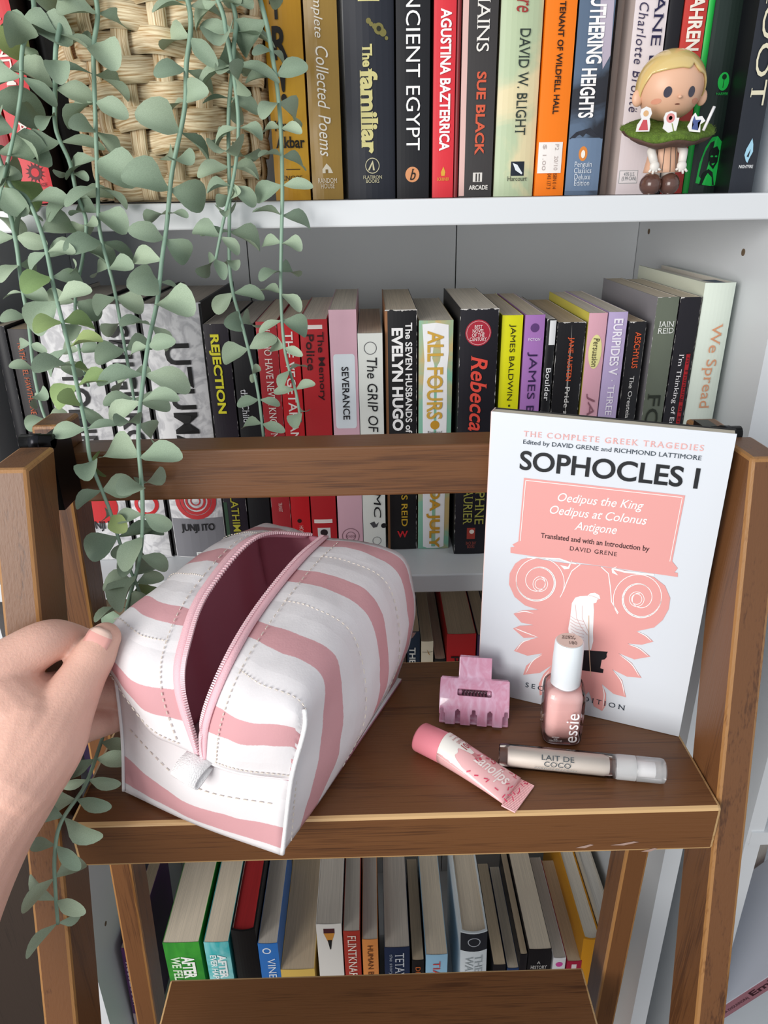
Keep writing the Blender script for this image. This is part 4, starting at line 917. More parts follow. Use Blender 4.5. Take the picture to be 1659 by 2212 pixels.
limb([(0, 1585, .366, .0145), (80, 1582, .374, .0112), (160, 1572, .394, .0100), (225, 1556, .415, .0092), (280, 1540, .421, .0080)])       # ring finger
limb([(-10, 1640, .358, .0130), (60, 1640, .368, .0100), (120, 1622, .382, .0085), (160, 1605, .396, .0070)])                               # little finger
V, Fc = join(*HB); ho = obj('hand', V, Fc, m_skin, hd, smooth=True, label='bare left hand and wrist')
rm = ho.modifiers.new('remesh', 'REMESH'); rm.mode = 'VOXEL'; rm.voxel_size = .0011; rm.use_smooth_shade = True
sm = ho.modifiers.new('smooth', 'SMOOTH'); sm.factor = .6; sm.iterations = 7
# thumb nail, a curved plate on the back of the thumb tip
T0, T1 = atd(204, 1412, .3815), atd(232, 1356, .3842); tdir = (T1-T0).normalized()
tow = (CAM-T0).normalized(); tow = (tow-tdir*tow.dot(tdir)).normalized(); tow = (tow*.93+tdir.cross(tow)*-.28+Vector((0, 0, .12))).normalized(); tow = (tow-tdir*tow.dot(tdir)).normalized(); ts = tdir.cross(tow)
nv = []; nf = []
c0 = atd(220, 1388, .3832)
for i in range(9):
    a = i/8; l = -.0058+.0135*a; wd = .0066*(1-.55*max(0, (a-.72)/.28)**2)*(1-.25*max(0, (.2-a)/.2)**2)
    for j in range(7):
        b_ = j/3-1; nv.append(c0+tdir*l+ts*(wd*b_)+tow*(.0089*math.sqrt(max(0, 1-(b_*.62)**2))+.0004-.0012*max(0, a-.55)/.45))
for i in range(8):
    for j in range(6): nf.append((i*7+j, (i+1)*7+j, (i+1)*7+j+1, i*7+j+1))
nl = obj('thumbnail', nv, nf, None, hd, smooth=True, label='natural thumbnail with pale tip', mats=[mat('nail', '#d99f96', .25, coat=.3), mat('nail_tip', '#dcbcae', .3, coat=.3)], idx=[0 if k//6 < 6 else 1 for k in range(48)])
md = nl.modifiers.new('t', 'SOLIDIFY'); md.thickness = .0006; md.offset = -1

# ================================================================== pink print paperback standing on the tread
SO = Vector((.0696, .4097, TZ+.0003)); sa, sl = .4049, .010
SW = Vector((math.cos(sa), -math.sin(sa), 0)); SB = Vector((math.sin(sa), math.cos(sa), 0)); SU = Vector((0, 0, 1))*math.cos(sl)+SB*math.sin(sl); SN = SW.cross(SU)*-1
if SN.dot(CAM-SO) < 0: SN = -SN
bw, bh, bt = .133, .203, .0095
so = thing('paperback_book', 'white paperback with pink column capital print standing upright on the tread', 'book', SO+SW*bw/2)
def SP(u, v, o=0): return SO+SW*u+SU*v+SN*o
def slab(name, u0, u1, v0, v1, o0, o1, m, **k):
    V = [SP(u, v, o) for o in (o0, o1) for u, v in ((u0, v0), (u1, v0), (u1, v1), (u0, v1))]; o = obj(name, V, BF, m, so, **k); return bm_fix(o)
m_cw = mat('glossy_white_card', '#d3d8df', .30, coat=.12)
slab('cover', 0, bw, 0, bh, -.0005, 0, m_cw, label='white front cover'); slab('cover', 0, bw, 0, bh, -bt-.0005, -bt, mat('dark_card', '#16181c', .4), label='dark back cover')
slab('cover', -.0005, 0, 0, bh, -bt-.0005, 0, mat('pinkish_spine', '#e3c9c4', .4), label='pale pink spine')
slab('page_block', 0, bw-.0006, .0005, bh-.0008, -bt, -.0005, page_mat('pages_sideways', '#cfc6b4', 1))
def sp(px, py, off=.0003):
    d = ray(px, py); t = (SO-CAM).dot(SN)/d.dot(SN); return CAM+d*t+SN*off
def uvp(px, py):
    p = sp(px, py, 0)-SO; return p.dot(SW), p.dot(SU)
def st_(s, x0, y0, x1, y1, hpx, col, off=.0005, **k):
    a = sp(x0, y0, off); b_ = sp(x1, y1, off); hv = (sp(x0, y0-hpx, off)-a).dot(SU)
    text(so, s, lambda p, q: a+(b_-a)*p+SU*hv*q, col, name=k.pop('name', 'cover_lettering'), **k)
PK = '#de9d99'
def pshape(pts, col, off=.0003, name='cover_print'): return polyprint(name, [sp(x, y, off) for x, y in pts], flat(col, .35), so)
def prib(pts, wpx, col, off=.00045, name='cover_line', taper=False):
    V = []; Fc = []; n = len(pts)
    for i, (x, y) in enumerate(pts):
        x0, y0 = pts[max(0, i-1)]; x1, y1 = pts[min(n-1, i+1)]; L = math.hypot(x1-x0, y1-y0) or 1
        wv = wpx*(math.sin(math.pi*i/(n-1))**.6+.12 if taper else 1)/2; nx, ny = -(y1-y0)/L*wv, (x1-x0)/L*wv
        V += [sp(x+nx, y+ny, off), sp(x-nx, y-ny, off)]
    for i in range(n-1): Fc.append((2*i, 2*i+1, 2*i+3, 2*i+2))
    return obj(name, V, Fc, flat(col, .35), so)
st_('THE COMPLETE GREEK TRAGEDIES', 1131, 942, 1519, 974, 12, '#e8aaa6', serif=True, space=1.25)
st_('Edited by DAVID GRENE and RICHMOND LATTIMORE', 1130, 961, 1514, 997, 12, '#33404c', serif=True)
st_('SOPHOCLES I', 1122, 1014, 1506, 1056, 42, '#15181d', bold=.018, res=6)
pshape([(1132, 1032), (1480, 1070), (1452, 1212), (1464, 1227), (1457, 1236), (1464, 1237), (1464, 1246), (1103, 1194), (1103, 1182), (1112, 1181), (1107, 1176), (1120, 1169)], PK)
prib([(1136, 1037), (1474, 1074)], 1.6, '#f1e4e2'); prib([(1136, 1037), (1124, 1168)], 1.6, '#f1e4e2'); prib([(1474, 1074), (1447, 1212)], 1.6, '#f1e4e2')
st_('Oedipus the King', 1204, 1087, 1389, 1107, 24, '#f3eceb', italic=.3, bold=.006, serif=True, res=5)
st_('Oedipus at Colonus', 1187, 1114, 1396, 1139, 24, '#f3eceb', italic=.3, bold=.006, serif=True, res=5)
st_('Antigone', 1240, 1149, 1331, 1159, 24, '#f3eceb', italic=.3, bold=.006, serif=True, res=5)
st_('Translated and with an Introduction by', 1168, 1164, 1402, 1194, 14, '#3f2628', bold=.01, serif=True)
st_('DAVID GRENE', 1231, 1188, 1332, 1201, 9, '#3f2628', serif=True, space=1.15)
z6 = lambda x, y: (1060+x*.2652, 1180+y*.2652)
cap_pts = [(330, 88), (480, 118), (640, 140), (820, 152), (1000, 178), (1180, 210), (1330, 250), (1420, 320), (1462, 420), (1450, 510), (1400, 600), (1330, 660), (1190, 690), (1270, 725), (1325, 775), (1230, 800), (1115, 790), (1220, 830), (1300, 897), (1170, 920), (1040, 868), (1150, 950), (1228, 1070), (1110, 1060), (990, 1000), (1070, 1090), (1102, 1228), (1000, 1200), (905, 1120), (940, 1200), (940, 1290), (908, 1340), (840, 1300), (800, 1180), (740, 1250), (650, 1280), (560, 1250), (500, 1120), (470, 1190), (400, 1212), (392, 1120), (430, 1040), (500, 965), (400, 1030), (265, 1045), (290, 970), (420, 870), (300, 890), (190, 850), (250, 780), (390, 740), (270, 745), (183, 668), (240, 645), (350, 640), (250, 620), (187, 548), (260, 520), (390, 516), (280, 480), (195, 410), (150, 310), (155, 220), (200, 140), (250, 105)]
pshape([z6(*p) for p in cap_pts], PK, .00032)
WL = '#f4efee'
for cx, cy, s_, ang in ((385, 265, 1, .12), (1215, 400, -1, .12)):
    sc_ = 1.0
    for turns, ph, wd in (((0, 2.35), 0, 1.5), ((.9, 1.75), .0, 4.2)):
        pts = []
        for i in range(80):
            t = turns[0]+(turns[1]-turns[0])*i/79; r = 40+78*t; th = -math.pi/2+s_*2*math.pi*t
            pts.append(z6(cx+r*math.cos(th)*1.0, cy+20-r*math.sin(th)*.98*(-1)))
        prib(pts, wd, WL, taper=wd > 2)
for cx, cy in ((405, 305), (1190, 428)):
    for r in (42, 60): prib([z6(cx+r*math.cos(a), cy+r*math.sin(a)) for a in [2*math.pi*i/32 for i in range(33)]], 1.3, WL)
prib([z6(*p) for p in ((300, 88), (560, 100), (650, 132), (700, 140))], 3, WL); prib([z6(*p) for p in ((730, 145), (660, 200), (620, 290), (590, 370))], 2, WL); prib([z6(*p) for p in ((900, 165), (960, 220), (975, 330), (985, 450), (1040, 540))], 2, WL)
prib([z6(*p) for p in ((1000, 180), (1090, 205), (1330, 230))], 4, WL); pshape([z6(*p) for p in ((565, 150), (630, 165), (665, 105), (640, 180), (600, 185))], WL, .00045); pshape([z6(*p) for p in ((985, 180), (1030, 160), (1000, 190), (1040, 235), (990, 215))], WL, .00045)
for a, b_, c in (((205, 540), (280, 528), (350, 545)), ((200, 665), (260, 690), (390, 740)), ((205, 850), (260, 780), (330, 755)), ((285, 1035), (340, 935), (420, 880)), ((412, 1195), (430, 1080), (480, 1010)), ((1190, 690), (1260, 725), (1310, 770)), ((1120, 795), (1210, 830), (1285, 893)), ((1050, 880), (1150, 960), (1212, 1060)), ((1000, 1010), (1065, 1100), (1090, 1215)), ((910, 1130), (925, 1210), (912, 1320))):
    prib([z6(*cr([(*a, 0), (*b_, 0), (*c, 0)], t/5)[:2]) for t in range(11)], 1.8, WL, taper=True)
# draped figure, shrouded, and the black altar
fig = [(790, 400), (812, 380), (850, 376), (885, 396), (893, 425), (868, 432), (862, 455), (838, 462), (842, 520), (838, 600), (834, 700), (836, 770), (818, 840), (700, 850), (648, 770), (632, 670), (648, 580), (655, 520), (662, 460), (690, 415), (730, 404)]
pshape([z6(*p) for p in fig], '#f2f0f1', .00045)
for i in range(9): prib([z6(650-(6 if i < 5 else 0)+i*2, 560+i*27), z6(690+i*2, 592+i*26), z6(760, 610+i*26)], .7, '#d8aaa6', .0006)
prib([z6(*p) for p in ((690, 470), (700, 580), (740, 660), (790, 720))], .8, '#d8aaa6', .0006); prib([z6(*p) for p in ((745, 480), (745, 580), (800, 700))], .8, '#d8aaa6', .0006); prib([z6(*p) for p in ((800, 560), (800, 780), (815, 1050))], 1.6, '#d8b498', .0006); prib([z6(*p) for p in ((800, 398), (840, 405), (888, 428))], .8, '#d8aaa6', .0006)
pshape([z6(*p) for p in ((700, 840), (955, 856), (945, 875), (946, 900), (930, 918), (905, 922), (893, 990), (920, 1000), (915, 1030), (690, 1000), (700, 930), (690, 880))], '#17151a', .00045)
st_('SECOND EDITION', 1135, 1483, 1349, 1534, 10, '#2f3a46', serif=True, space=1.5)

# ================================================================== pink claw clip
m_clip = mat('pink_acetate', '#d79ab4', .16, coat=.8, trans=.12)
nt = m_clip.node_tree; bsdf = nt.nodes['Principled BSDF']; tc = nt.nodes.new('ShaderNodeTexCoord'); mp = nt.nodes.new('ShaderNodeMapping'); mp.inputs['Scale'].default_value = (150, 150, 45); mp.inputs['Rotation'].default_value = (0, .5, .3)
nt.links.new(tc.outputs['Object'], mp.inputs[0]); n = nt.nodes.new('ShaderNodeTexNoise'); n.inputs['Scale'].default_value = 1; n.inputs['Detail'].default_value = 4; n.inputs['Distortion'].default_value = 1.2; nt.links.new(mp.outputs[0], n.inputs['Vector'])
r = nt.nodes.new('ShaderNodeValToRGB'); e = r.color_ramp.elements; e[0].position = .40; e[1].position = .80; e[0].color = (*lin('#d996b2'), 1); e[1].color = (*lin('#eac6df'), 1); nt.links.new(n.outputs['Fac'], r.inputs[0]); nt.links.new(r.outputs[0], bsdf.inputs['Base Color'])
bsdf.inputs['Thin Film Thickness'].default_value = 420; bsdf.inputs['Thin Film IOR'].default_value = 1.5
c0 = atz(947, 1566, TZ); c1 = atz(1098, 1578, TZ); cx_ = (c1-c0).normalized(); cy_ = Vector((-cx_.y, cx_.x, 0)); cw = (c1-c0).length
cc = thing('claw_clip', 'pearly pink claw hair clip standing on the tread by the print book', 'hair clip', (c0+c1)/2+cy_*.01)
TILT = math.radians(33)
def clip_at(x, y, z): return c0+cx_*x+cy_*(y*math.cos(TILT)+z*math.sin(TILT))+Vector((0, 0, z*math.cos(TILT)-y*math.sin(TILT)+.0016))
def clip_half(back):
    """one jaw: handle, slotted plate and prongs in one shaped sheet"""
    bm = bmesh.new(); xs_ = [i*cw/46 for i in range(47)]; zs_ = [i*.0445/46 for i in range(47)]; vv = {}
    def yy(x, z):
        u = (x/cw-.5)*2; bul = .0050*math.sin(math.pi*min(1, max(0, (z-.001)/.030)))*(1-.3*u*u)
        return (.0030+.42*z+bul*.6) if back else -bul
    def inside(x, z):
        f = x/cw
        if z > .0300: return .255 < f < .735
        if .0195 < z < .0232 and not back: return f < .255 or f > .745
        if z < .0105:
            g = (f*4.4+(.80 if back else .30)) % 1.0
            return abs(g-.5) > .17*math.sqrt(max(0, 1-(z/.0105)**4))
        return True
    for i in range(46):
        for j in range(46):
            if not inside((xs_[i]+xs_[i+1])/2, (zs_[j]+zs_[j+1])/2): continue
            q = []
            for a, b_ in ((i, j), (i+1, j), (i+1, j+1), (i, j+1)):
                if (a, b_) not in vv:
                    x, z = xs_[a], zs_[b_]; p = clip_at(x, yy(x, z), z); vv[(a, b_)] = bm.verts.new(p-cc.location)
                q.append(vv[(a, b_)])
            bm.faces.new(q)
    bmesh.ops.recalc_face_normals(bm, faces=bm.faces)
    me = bpy.data.meshes.new('jaw'); bm.to_mesh(me); bm.free(); me.materials.append(m_clip); me.polygons.foreach_set('use_smooth', [True]*len(me.polygons))
    o = bpy.data.objects.new('jaw', me); C.objects.link(o); o.parent = cc
    s1 = o.modifiers.new('s', 'SMOOTH'); s1.factor = .5; s1.iterations = 2
    md = o.modifiers.new('t', 'SOLIDIFY'); md.thickness = .0024; md.offset = 0
    bv = o.modifiers.new('b', 'BEVEL'); bv.width = .0007; bv.segments = 2; bv.limit_method = 'ANGLE'; bv.angle_limit = math.radians(50)
    return o
clip_half(False); clip_half(True)
sq = []
for i in range(120):
    a = i*2*math.pi/14; sq.append(clip_at(cw*.3+cw*.4*i/119, .0040+.0024*math.cos(a), .0213+.0024*math.sin(a)))
obj('spring', *tube(sq, .00035, 6), mat('spring_steel', '#8c8488', .3, metal=1), cc, smooth=True)
for s in (.28, .72):
    obj('hinge_lug', *tube([clip_at(cw*s, -.002, .0213), clip_at(cw*s, .011, .0213)], .0020, 10), m_clip, cc, smooth=True)

# ================================================================== nail polish
pl0 = (atz(1172, 1611, TZ)+atz(1266, 1615, TZ))/2+Vector((0, .0118, .0004)); NP = pl0
po = thing('nail_polish', 'small square glass bottle of pale pink nail polish with tall white cap', 'nail polish', NP)
rotm = Matrix.Translation(NP) @ Matrix.Rotation(-.13, 4, 'Z') @ Matrix.Translation(-NP)
R_ = .0128
glass = clear('clear_glass', (.97, .94, .94))
obj('glass_bottle', *xform(lathe([(R_*.80, 0), (R_*.95, .0012), (R_, .004), (R_, .034), (R_*.96, .0375), (R_*.80, .0405), (R_*.62, .0415)], NP, 44, sup=4.5), rotm), glass, po, smooth=True)
obj('lacquer', *xform(lathe([(R_*.55, .0035), (R_*.80, .0045), (R_*.86, .007), (R_*.86, .0335), (R_*.80, .0365), (R_*.55, .0385)], NP, 44, sup=4.0), rotm), mat('pink_lacquer', '#ecc3bf', .3), po, smooth=True)
cp = obj('cap', *lathe([(.0001, .0395), (.0082, .0395), (.0092, .041), (.0091, .060), (.0087, .0710), (.0081, .0718), (.0001, .0720)], NP, 40), mat('cap_white', '#e4ebf0', .3, coat=.2), po, smooth=True)
cp.modifiers.new('e', 'EDGE_SPLIT').split_angle = math.radians(40)
obj('cap_sticker', *lathe([(.0001, .0720), (.0078, .0720), (.0078, .07225), (.0001, .07225)], NP, 40), mat('sticker', '#d9c6bb', .6), po)
nx = rotm.to_3x3() @ Vector((1, 0, 0)); ny = rotm.to_3x3() @ Vector((0, 1, 0))
text(po, 'sugar\ndaddy', lambda a, c: NP+nx*(.0045-.0085*a)*-1+ny*(.0005+.0042*c)+Vector((0, 0, .0724)), '#54433c', name='cap_lettering'); text(po, '180', lambda a, c: NP+nx*(-.0005+.0045*a)+ny*(-.0045+.0032*c)+Vector((0, 0, .0724)), '#54433c', name='cap_lettering')
fy = R_+.0003
text(po, 'essie', lambda a, c: NP+nx*(.0085-.0075*c)-ny*fy+Vector((0, 0, .0045+.0225*a)), '#f5f3f4', bold=.0, name='bottle_lettering', res=6)
text(po, 'nail lacquer\nvernis\n13.5mL 0.46 FL OZ', lambda a, c: NP+nx*(-.0085+.0078*a)-ny*fy+Vector((0, 0, .0045+.0042*c)), '#f3eeee', name='bottle_lettering')

# ================================================================== perfume vial lying down
va = atz(1077, 1631, TZ+.0075); vb = atz(1436, 1666, TZ+.0075); vx = (vb-va).normalized(); VL = (vb-va).length; vy = Vector((-vx.y, vx.x, 0)); VZ = Vector((0, 0, 1))
vi = thing('perfume_vial', 'slim clear rollerball vial of milky perfume lying on the tread', 'perfume vial', (va+vb)/2-VZ*.0075)
def cyl(name, prof, m, n=28, smooth=True, parent=vi):
    V = []; Fc = []
    for s, r in prof:
        for k in range(n):
            a = 2*math.pi*k/n; V.append(va+vx*s+vy*(r*math.cos(a))+VZ*(r*math.sin(a)))
    for i in range(len(prof)-1):
        for k in range(n): Fc.append((i*n+k, i*n+(k+1) % n, (i+1)*n+(k+1) % n, (i+1)*n+k))
    Fc.append(tuple(range(n-1, -1, -1))); Fc.append(tuple(range((len(prof)-1)*n, len(prof)*n)))
    o = obj(name, V, Fc, m, parent, smooth=smooth); bm_fix(o); o.modifiers.new('e', 'EDGE_SPLIT').split_angle = math.radians(38); return o
L1 = VL*.70
cyl('glass_tube', [(0, .0062), (.0008, .0071), (.003, .0073), (L1, .0073), (L1+.002, .0066)], glass)
cyl('milky_liquid', [(.0055, .0052), (.007, .0062), (L1-.006, .0062), (L1-.003, .005)], mat('milk', '#e6e0d6', .4))
cyl('collar', [(L1, .0069), (L1+.002, .0074), (L1+.012, .0074), (L1+.0125, .0066)], clear('frosted_plastic', (.95, .95, .95), rough=.25, milk=.45))
cyl('cap', [(L1+.012, .0070), (L1+.013, .0074), (VL-.003, .0074), (VL-.0008, .0070), (VL, .0060)], clear('frosted_cap', (.96, .96, .97), rough=.2, milk=.30))
cyl('spray_nozzle', [(L1+.013, .0045), (VL-.006, .0045), (VL-.0055, .003)], mat('nozzle', '#e4e2e2', .4))
def vt(s, s0, s1, a0, a1, col, **k):
    def fn(a, c):
        t = math.radians(a0+(a1-a0)*c); return va+vx*(s0+(s1-s0)*a)+(-vy*math.cos(t)+VZ*math.sin(t))*.00745
    text(vi, s, fn, col, name='vial_lettering', **k)
vt('LAIT DE', VL*.26, VL*.455, 40, 64, '#39444c'); vt('COCO', VL*.275, VL*.435, 11, 34, '#39444c'); vt('PARFUM EN L\'EAU', VL*.22, VL*.47, -4, 3, '#7d858a')

# ================================================================== lip balm tube
ta = atz(905, 1592, TZ+.0088); tb_ = atz(1134, 1724, TZ+.002); ta.z = tb_.z = TZ; tx = (tb_-ta).normalized(); TL = (tb_-ta).length; ty = Vector((-tx.y, tx.x, 0))
lt = thing('lip_balm_tube', 'pink sprinkle patterned lip balm tube lying near the front edge of the tread', 'lip balm', (ta+tb_)/2)
def tsec(s):
    """half width and half thickness of the soft tube at distance s"""
    t = max(0, (s-.020)/(TL-.020)); return .0097+.0026*t, .0092*(1-t)**.85+.0007
def tp(s, v, off=0):
    a, b_ = tsec(s); return ta+tx*s+ty*(a*v)+VZ*(b_+(b_+off)*math.sqrt(max(0, 1-v*v))+.0002)
def loft(name, ss, fn, m, n=30, **k):
    V = []; Fc = []
    for s in ss:
        a, b_ = fn(s); cz = max(b_, 0)
        for i in range(n):
            q = 2*math.pi*i/n; V.append(ta+tx*s+ty*(a*math.cos(q))+VZ*(cz+b_*math.sin(q)+.0002))
    for j in range(len(ss)-1):
        for i in range(n): Fc.append((j*n+i, j*n+(i+1) % n, (j+1)*n+(i+1) % n, (j+1)*n+i))
    Fc.append(tuple(range(n-1, -1, -1))); Fc.append(tuple(range((len(ss)-1)*n, len(ss)*n)))
    o = obj(name, V, Fc, m, lt, smooth=True, **k); bm_fix(o); return o
m_tb = mat('pink_tube', '#e9b3b4', .25, coat=.5)
cz_ = loft('cap', [0, .0006, .002, .0185, .0192], lambda s: ((.0076 if s == 0 else .0088 if s < .001 else .0094+.0002*(s > .01)),)*2, mat('coral_pink_cap', '#ee8f9c', .35, coat=.2)); cz_.modifiers.new('e', 'EDGE_SPLIT').split_angle = math.radians(50)
loft('tube_body', [.0192+(TL-.0085-.0192)*i/14 for i in range(15)], tsec, m_tb)
V = []; Fc = []; nr = 46
for i in range(nr+1):                        # ribbed crimp
    v = -1+2*i/nr; z = .0012+(.0006 if i % 2 else 0)
    for s in (TL-.0087, TL): V.append(ta+tx*s+ty*(.0126*v)+VZ*z)
for i in range(nr): Fc.append((2*i, 2*i+1, 2*i+3, 2*i+2))
o = obj('crimp', V, Fc, m_tb, lt); md = o.modifiers.new('t', 'SOLIDIFY'); md.thickness = .0008; md.offset = -1
def tq(pts, col, name, off=.00025, grid=0):
    return polyprint(name, [tp(s, v, off) for s, v in pts], flat(col, .3), lt)
# white frosting band with dripping edge, built as strips so that it follows the round body
V = []; Fc = []; nn = 28
for i in range(nn+1):
    v = -.985+1.97*i/nn; e_ = .0335+.0045*math.sin(v*5.2+.6)+.002*math.sin(v*11)
    for j in range(5): V.append(tp(.0194+(e_-.0194)*j/4, v, .0002))
for i in range(nn):
    for j in range(4): Fc.append((i*5+j, (i+1)*5+j, (i+1)*5+j+1, i*5+j+1))
obj('frosting_print', V, Fc, flat('#ece9e2', .3), lt, smooth=True)
def tt(s, s0, s1, v0, v1, col, **k): text(lt, s, lambda a, c: tp(s0+(s1-s0)*a, v0+(v1-v0)*c, .0004), col, name='tube_lettering', rough=.3, **k)
def tt2(s, s0, s1, v0, v1, col, **k): text(lt, s, lambda a, c: tp(s0+(s1-s0)*c, v0+(v1-v0)*a, .0004), col, name='tube_lettering', rough=.3, **k)
tt('Lanolips', .0405, TL-.0115, -.50, .52, '#f3e6e2', italic=.35, bold=.015, res=5)
tt2('101', .0345, .0300, .05, .60, '#b24a50', bold=.02); tt2('OINTMENT', .0290, .0268, .05, .75, '#b8686a'); tt2('Strawberry Shortcake', .0256, .0240, .0, .85, '#b8686a'); tt2('lip balm', .0228, .0214, .1, .7, '#c88a88')
tq([(.038, .05), (.042, .02), (.0425, .30), (.0385, .28)], '#c9868a', 'cupcake_print', .0003); tq([(.0425, .06), (.0442, .12), (.0438, .22), (.0425, .27)], '#cf4a5c', 'cupcake_print', .0003)
rs = random.Random(5); k_ = 0
while k_ < 34:
    s, v = rs.uniform(.041, TL-.003), rs.uniform(-.92, .92)
    if abs(v) < .5 and .042 < s < TL-.013 and rs.random() < .8: continue
    a = rs.uniform(0, 3.14); dl, dv = .0012*math.cos(a), .0012*math.sin(a)/.011; wl, wv_ = -.00028*math.sin(a), .00028*math.cos(a)/.011
    if abs(v+dv)+abs(wv_) > .98 or abs(v-dv)+abs(wv_) > .98: continue
    tq([(s+dl+wl, v+dv+wv_), (s+dl-wl, v+dv-wv_), (s-dl-wl, v-dv-wv_), (s-dl+wl, v-dv+wv_)], '#cf3f5e', 'sprinkle_print', .00045 if s < TL-.009 else .0014); k_ += 1

# ================================================================== toy figurine on the upper shelf
FG = Vector((.2030, .545, Z1+.0003))
fg = thing('toy_figurine', 'small blond toy figurine wearing a mossy disc like a collar and brown shoes', 'figurine', FG)
def ell(cx, cy, cz, rx, ry, rz, n=20, m_=12, zmin=-1):
    V = []; Fc = []
    for i in range(m_+1):
        t = -math.pi/2+math.pi*i/m_; t = max(t, math.asin(zmin))
        for k in range(n):
            a = 2*math.pi*k/n; V.append(FG+Vector((cx+rx*math.cos(t)*math.cos(a), cy+ry*math.cos(t)*math.sin(a), cz+rz*math.sin(t))))
    for i in range(m_):
        for k in range(n): Fc.append((i*n+k, i*n+(k+1) % n, (i+1)*n+(k+1) % n, (i+1)*n+k))
    return V, Fc
m_pe = mat('peach_vinyl', '#e0b295', .4); m_sh = mat('brown_shoe', '#5c4038', .2, coat=.5); m_wv = mat('white_vinyl', '#e2ddd6', .4)
for x, rx in ((-.0062, .0073), (.0068, .0068)):
    s_ = obj('shoe', *ell(x-.001, -.003, .0062, rx, .0085, .0072, zmin=-.86), m_sh, fg, smooth=True)
    obj('leg', *tube([FG+Vector((x*.8, 0, .009)), FG+Vector((x*.75, 0, .019))], .0046, 14), m_wv, fg, smooth=True)
obj('tunic', *lathe([(.0001, .0135), (.0118, .0135), (.0112, .017), (.0096, .026), (.0085, .036), (.0001, .037)], FG, 28), m_pe, fg, smooth=True)
for i, a in enumerate((-2.3, -1.85, -1.4, -.95)):
    d = Vector((math.cos(a), math.sin(a), 0)); obj('tunic_line', *tube([FG+d*.01185+Vector((0, 0, .0138)), FG+d*.0113+Vector((0, 0, .017)), FG+d*.0097+Vector((0, 0, .026)), FG+d*.0088+Vector((0, 0, .034))], .00022, 5), mat('dark_line', '#4a4340', .6), fg)
for s in (-1, 1):
    ar = obj('arm', *tube([FG+Vector((s*.0085, -.003, .030)), FG+Vector((s*.0110, -.008, .0262)), FG+Vector((s*.0095, -.0115, .0195))], [.0028, .0030, .0026], 12), m_wv, fg, smooth=True)
    hp = [join(ell(s*.0092, -.0125, .0172, .0034, .0024, .0036, 12, 8))] + [tube([FG+Vector((s*(.0085+.0012*i), -.0128, .0160)), FG+Vector((s*(.0078+.0026*i), -.0135, .0124+.0012*abs(i-1)))], [.0011, .0007], 7) for i in range(-1, 3)]
    obj('hand', *join(*hp), m_wv, fg, smooth=True)
def disc_r(a): return 1+.05*math.sin(3*a+1)+.04*math.sin(5*a+2)
def dlathe(prof):
    V = []; Fc = []; n = 48
    for r, z in prof:
        for k in range(n):
            a = 2*math.pi*k/n; f = disc_r(a); V.append(FG+Vector((r*f*math.cos(a), r*f*.74*math.sin(a), z+(.0009*math.sin(4*a+1)+.0008*math.sin(7*a)) * (r/.032)+.30*r*f*.74*math.sin(a))))
    for i in range(len(prof)-1):
        for k in range(n): Fc.append((i*n+k, i*n+(k+1) % n, (i+1)*n+(k+1) % n, (i+1)*n+k))
    Fc.append(tuple(range(n-1, -1, -1))); Fc.append(tuple(range((len(prof)-1)*n, len(prof)*n))); return V, Fc
obj('soil_disc', *dlathe([(.010, .031), (.021, .0325), (.027, .0352), (.0295, .0375), (.0285, .0382)]), mat('soil', '#5a4238', .7, bump=.6, bscale=300), fg, smooth=True)
obj('turf_disc', *dlathe([(.0285, .0372), (.0308, .0388), (.0300, .0408), (.025, .0424), (.012, .0434), (.001, .0438)]), mat('turf', '#5f7a2c', .9, bump=1, bscale=900, vary=.3, vscale=300), fg, smooth=True)
rg = random.Random(3); gb = []
for i in range(4200):
    a = rg.uniform(0, 6.283); r = .0312*math.sqrt(rg.uniform(.02, 1)); f = disc_r(a)
    z = .0436-.0030*(r/.0308)**4-.0008*(r/.0308) if r < .030 else rg.uniform(.0385, .0408)
    z += (.0009*math.sin(4*a+1)+.0008*math.sin(7*a))*(r/.032)+.30*r*f*.74*math.sin(a)
    p = FG+Vector((r*f*math.cos(a), r*f*.74*math.sin(a), z)); d = Vector((rg.uniform(-.6, .6)+.5*math.cos(a)*(r/.031)**3, rg.uniform(-.6, .6)+.5*math.sin(a)*(r/.031)**3, 1)).normalized()
    s = d.orthogonal().normalized()*.00016; gb.append(([p-s, p+s, p+d*rg.uniform(.0008, .0017)], [(0, 1, 2)]))
obj('turf_blades', *join(*gb), mat('turf_blade', '#7c9438', .8, vary=.25, vscale=250), fg, kind='stuff')
HC = .0655
hdm = obj('head', *ell(0, .002, HC, .0212, .0195, .0205, 36, 24), m_pe, fg, smooth=True)
V = []; Fc = []; n = 60; m_ = 22
def fringe(a):                              # lower edge of the hair as an angle above the equator, a = 0 at the front
    d = (a+math.pi) % (2*math.pi)-math.pi; ad = abs(d)
    notch = .22*max(0, 1-abs(d-.42)/.16)
    if ad < .95: return .34+.12*math.cos(d*1.3+.2)*.6+notch-.10*ad
    if ad < 1.45: return .25-1.0*(ad-.95)/.5*.62
    return -.45
for i in range(m_+1):
    for k in range(n):
        a = 2*math.pi*k/n; lo = fringe(a); t = lo+(math.pi/2-lo)*i/m_; az = a-math.pi/2
        g = 1.065 if i > 0 else 1.045
        V.append(FG+Vector((.0212*g*math.cos(t)*math.cos(az), .002+.0195*g*math.cos(t)*math.sin(az), HC+.0205*g*math.sin(t))))
for i in range(m_):
    for k in range(n): Fc.append((i*n+k, i*n+(k+1) % n, (i+1)*n+(k+1) % n, (i+1)*n+k))
hr = obj('hair', V, Fc, mat('blond_vinyl', '#d8bd7c', .18, coat=.6), fg, smooth=True); md = hr.modifiers.new('t', 'SOLIDIFY'); md.thickness = .0012; md.offset = -1
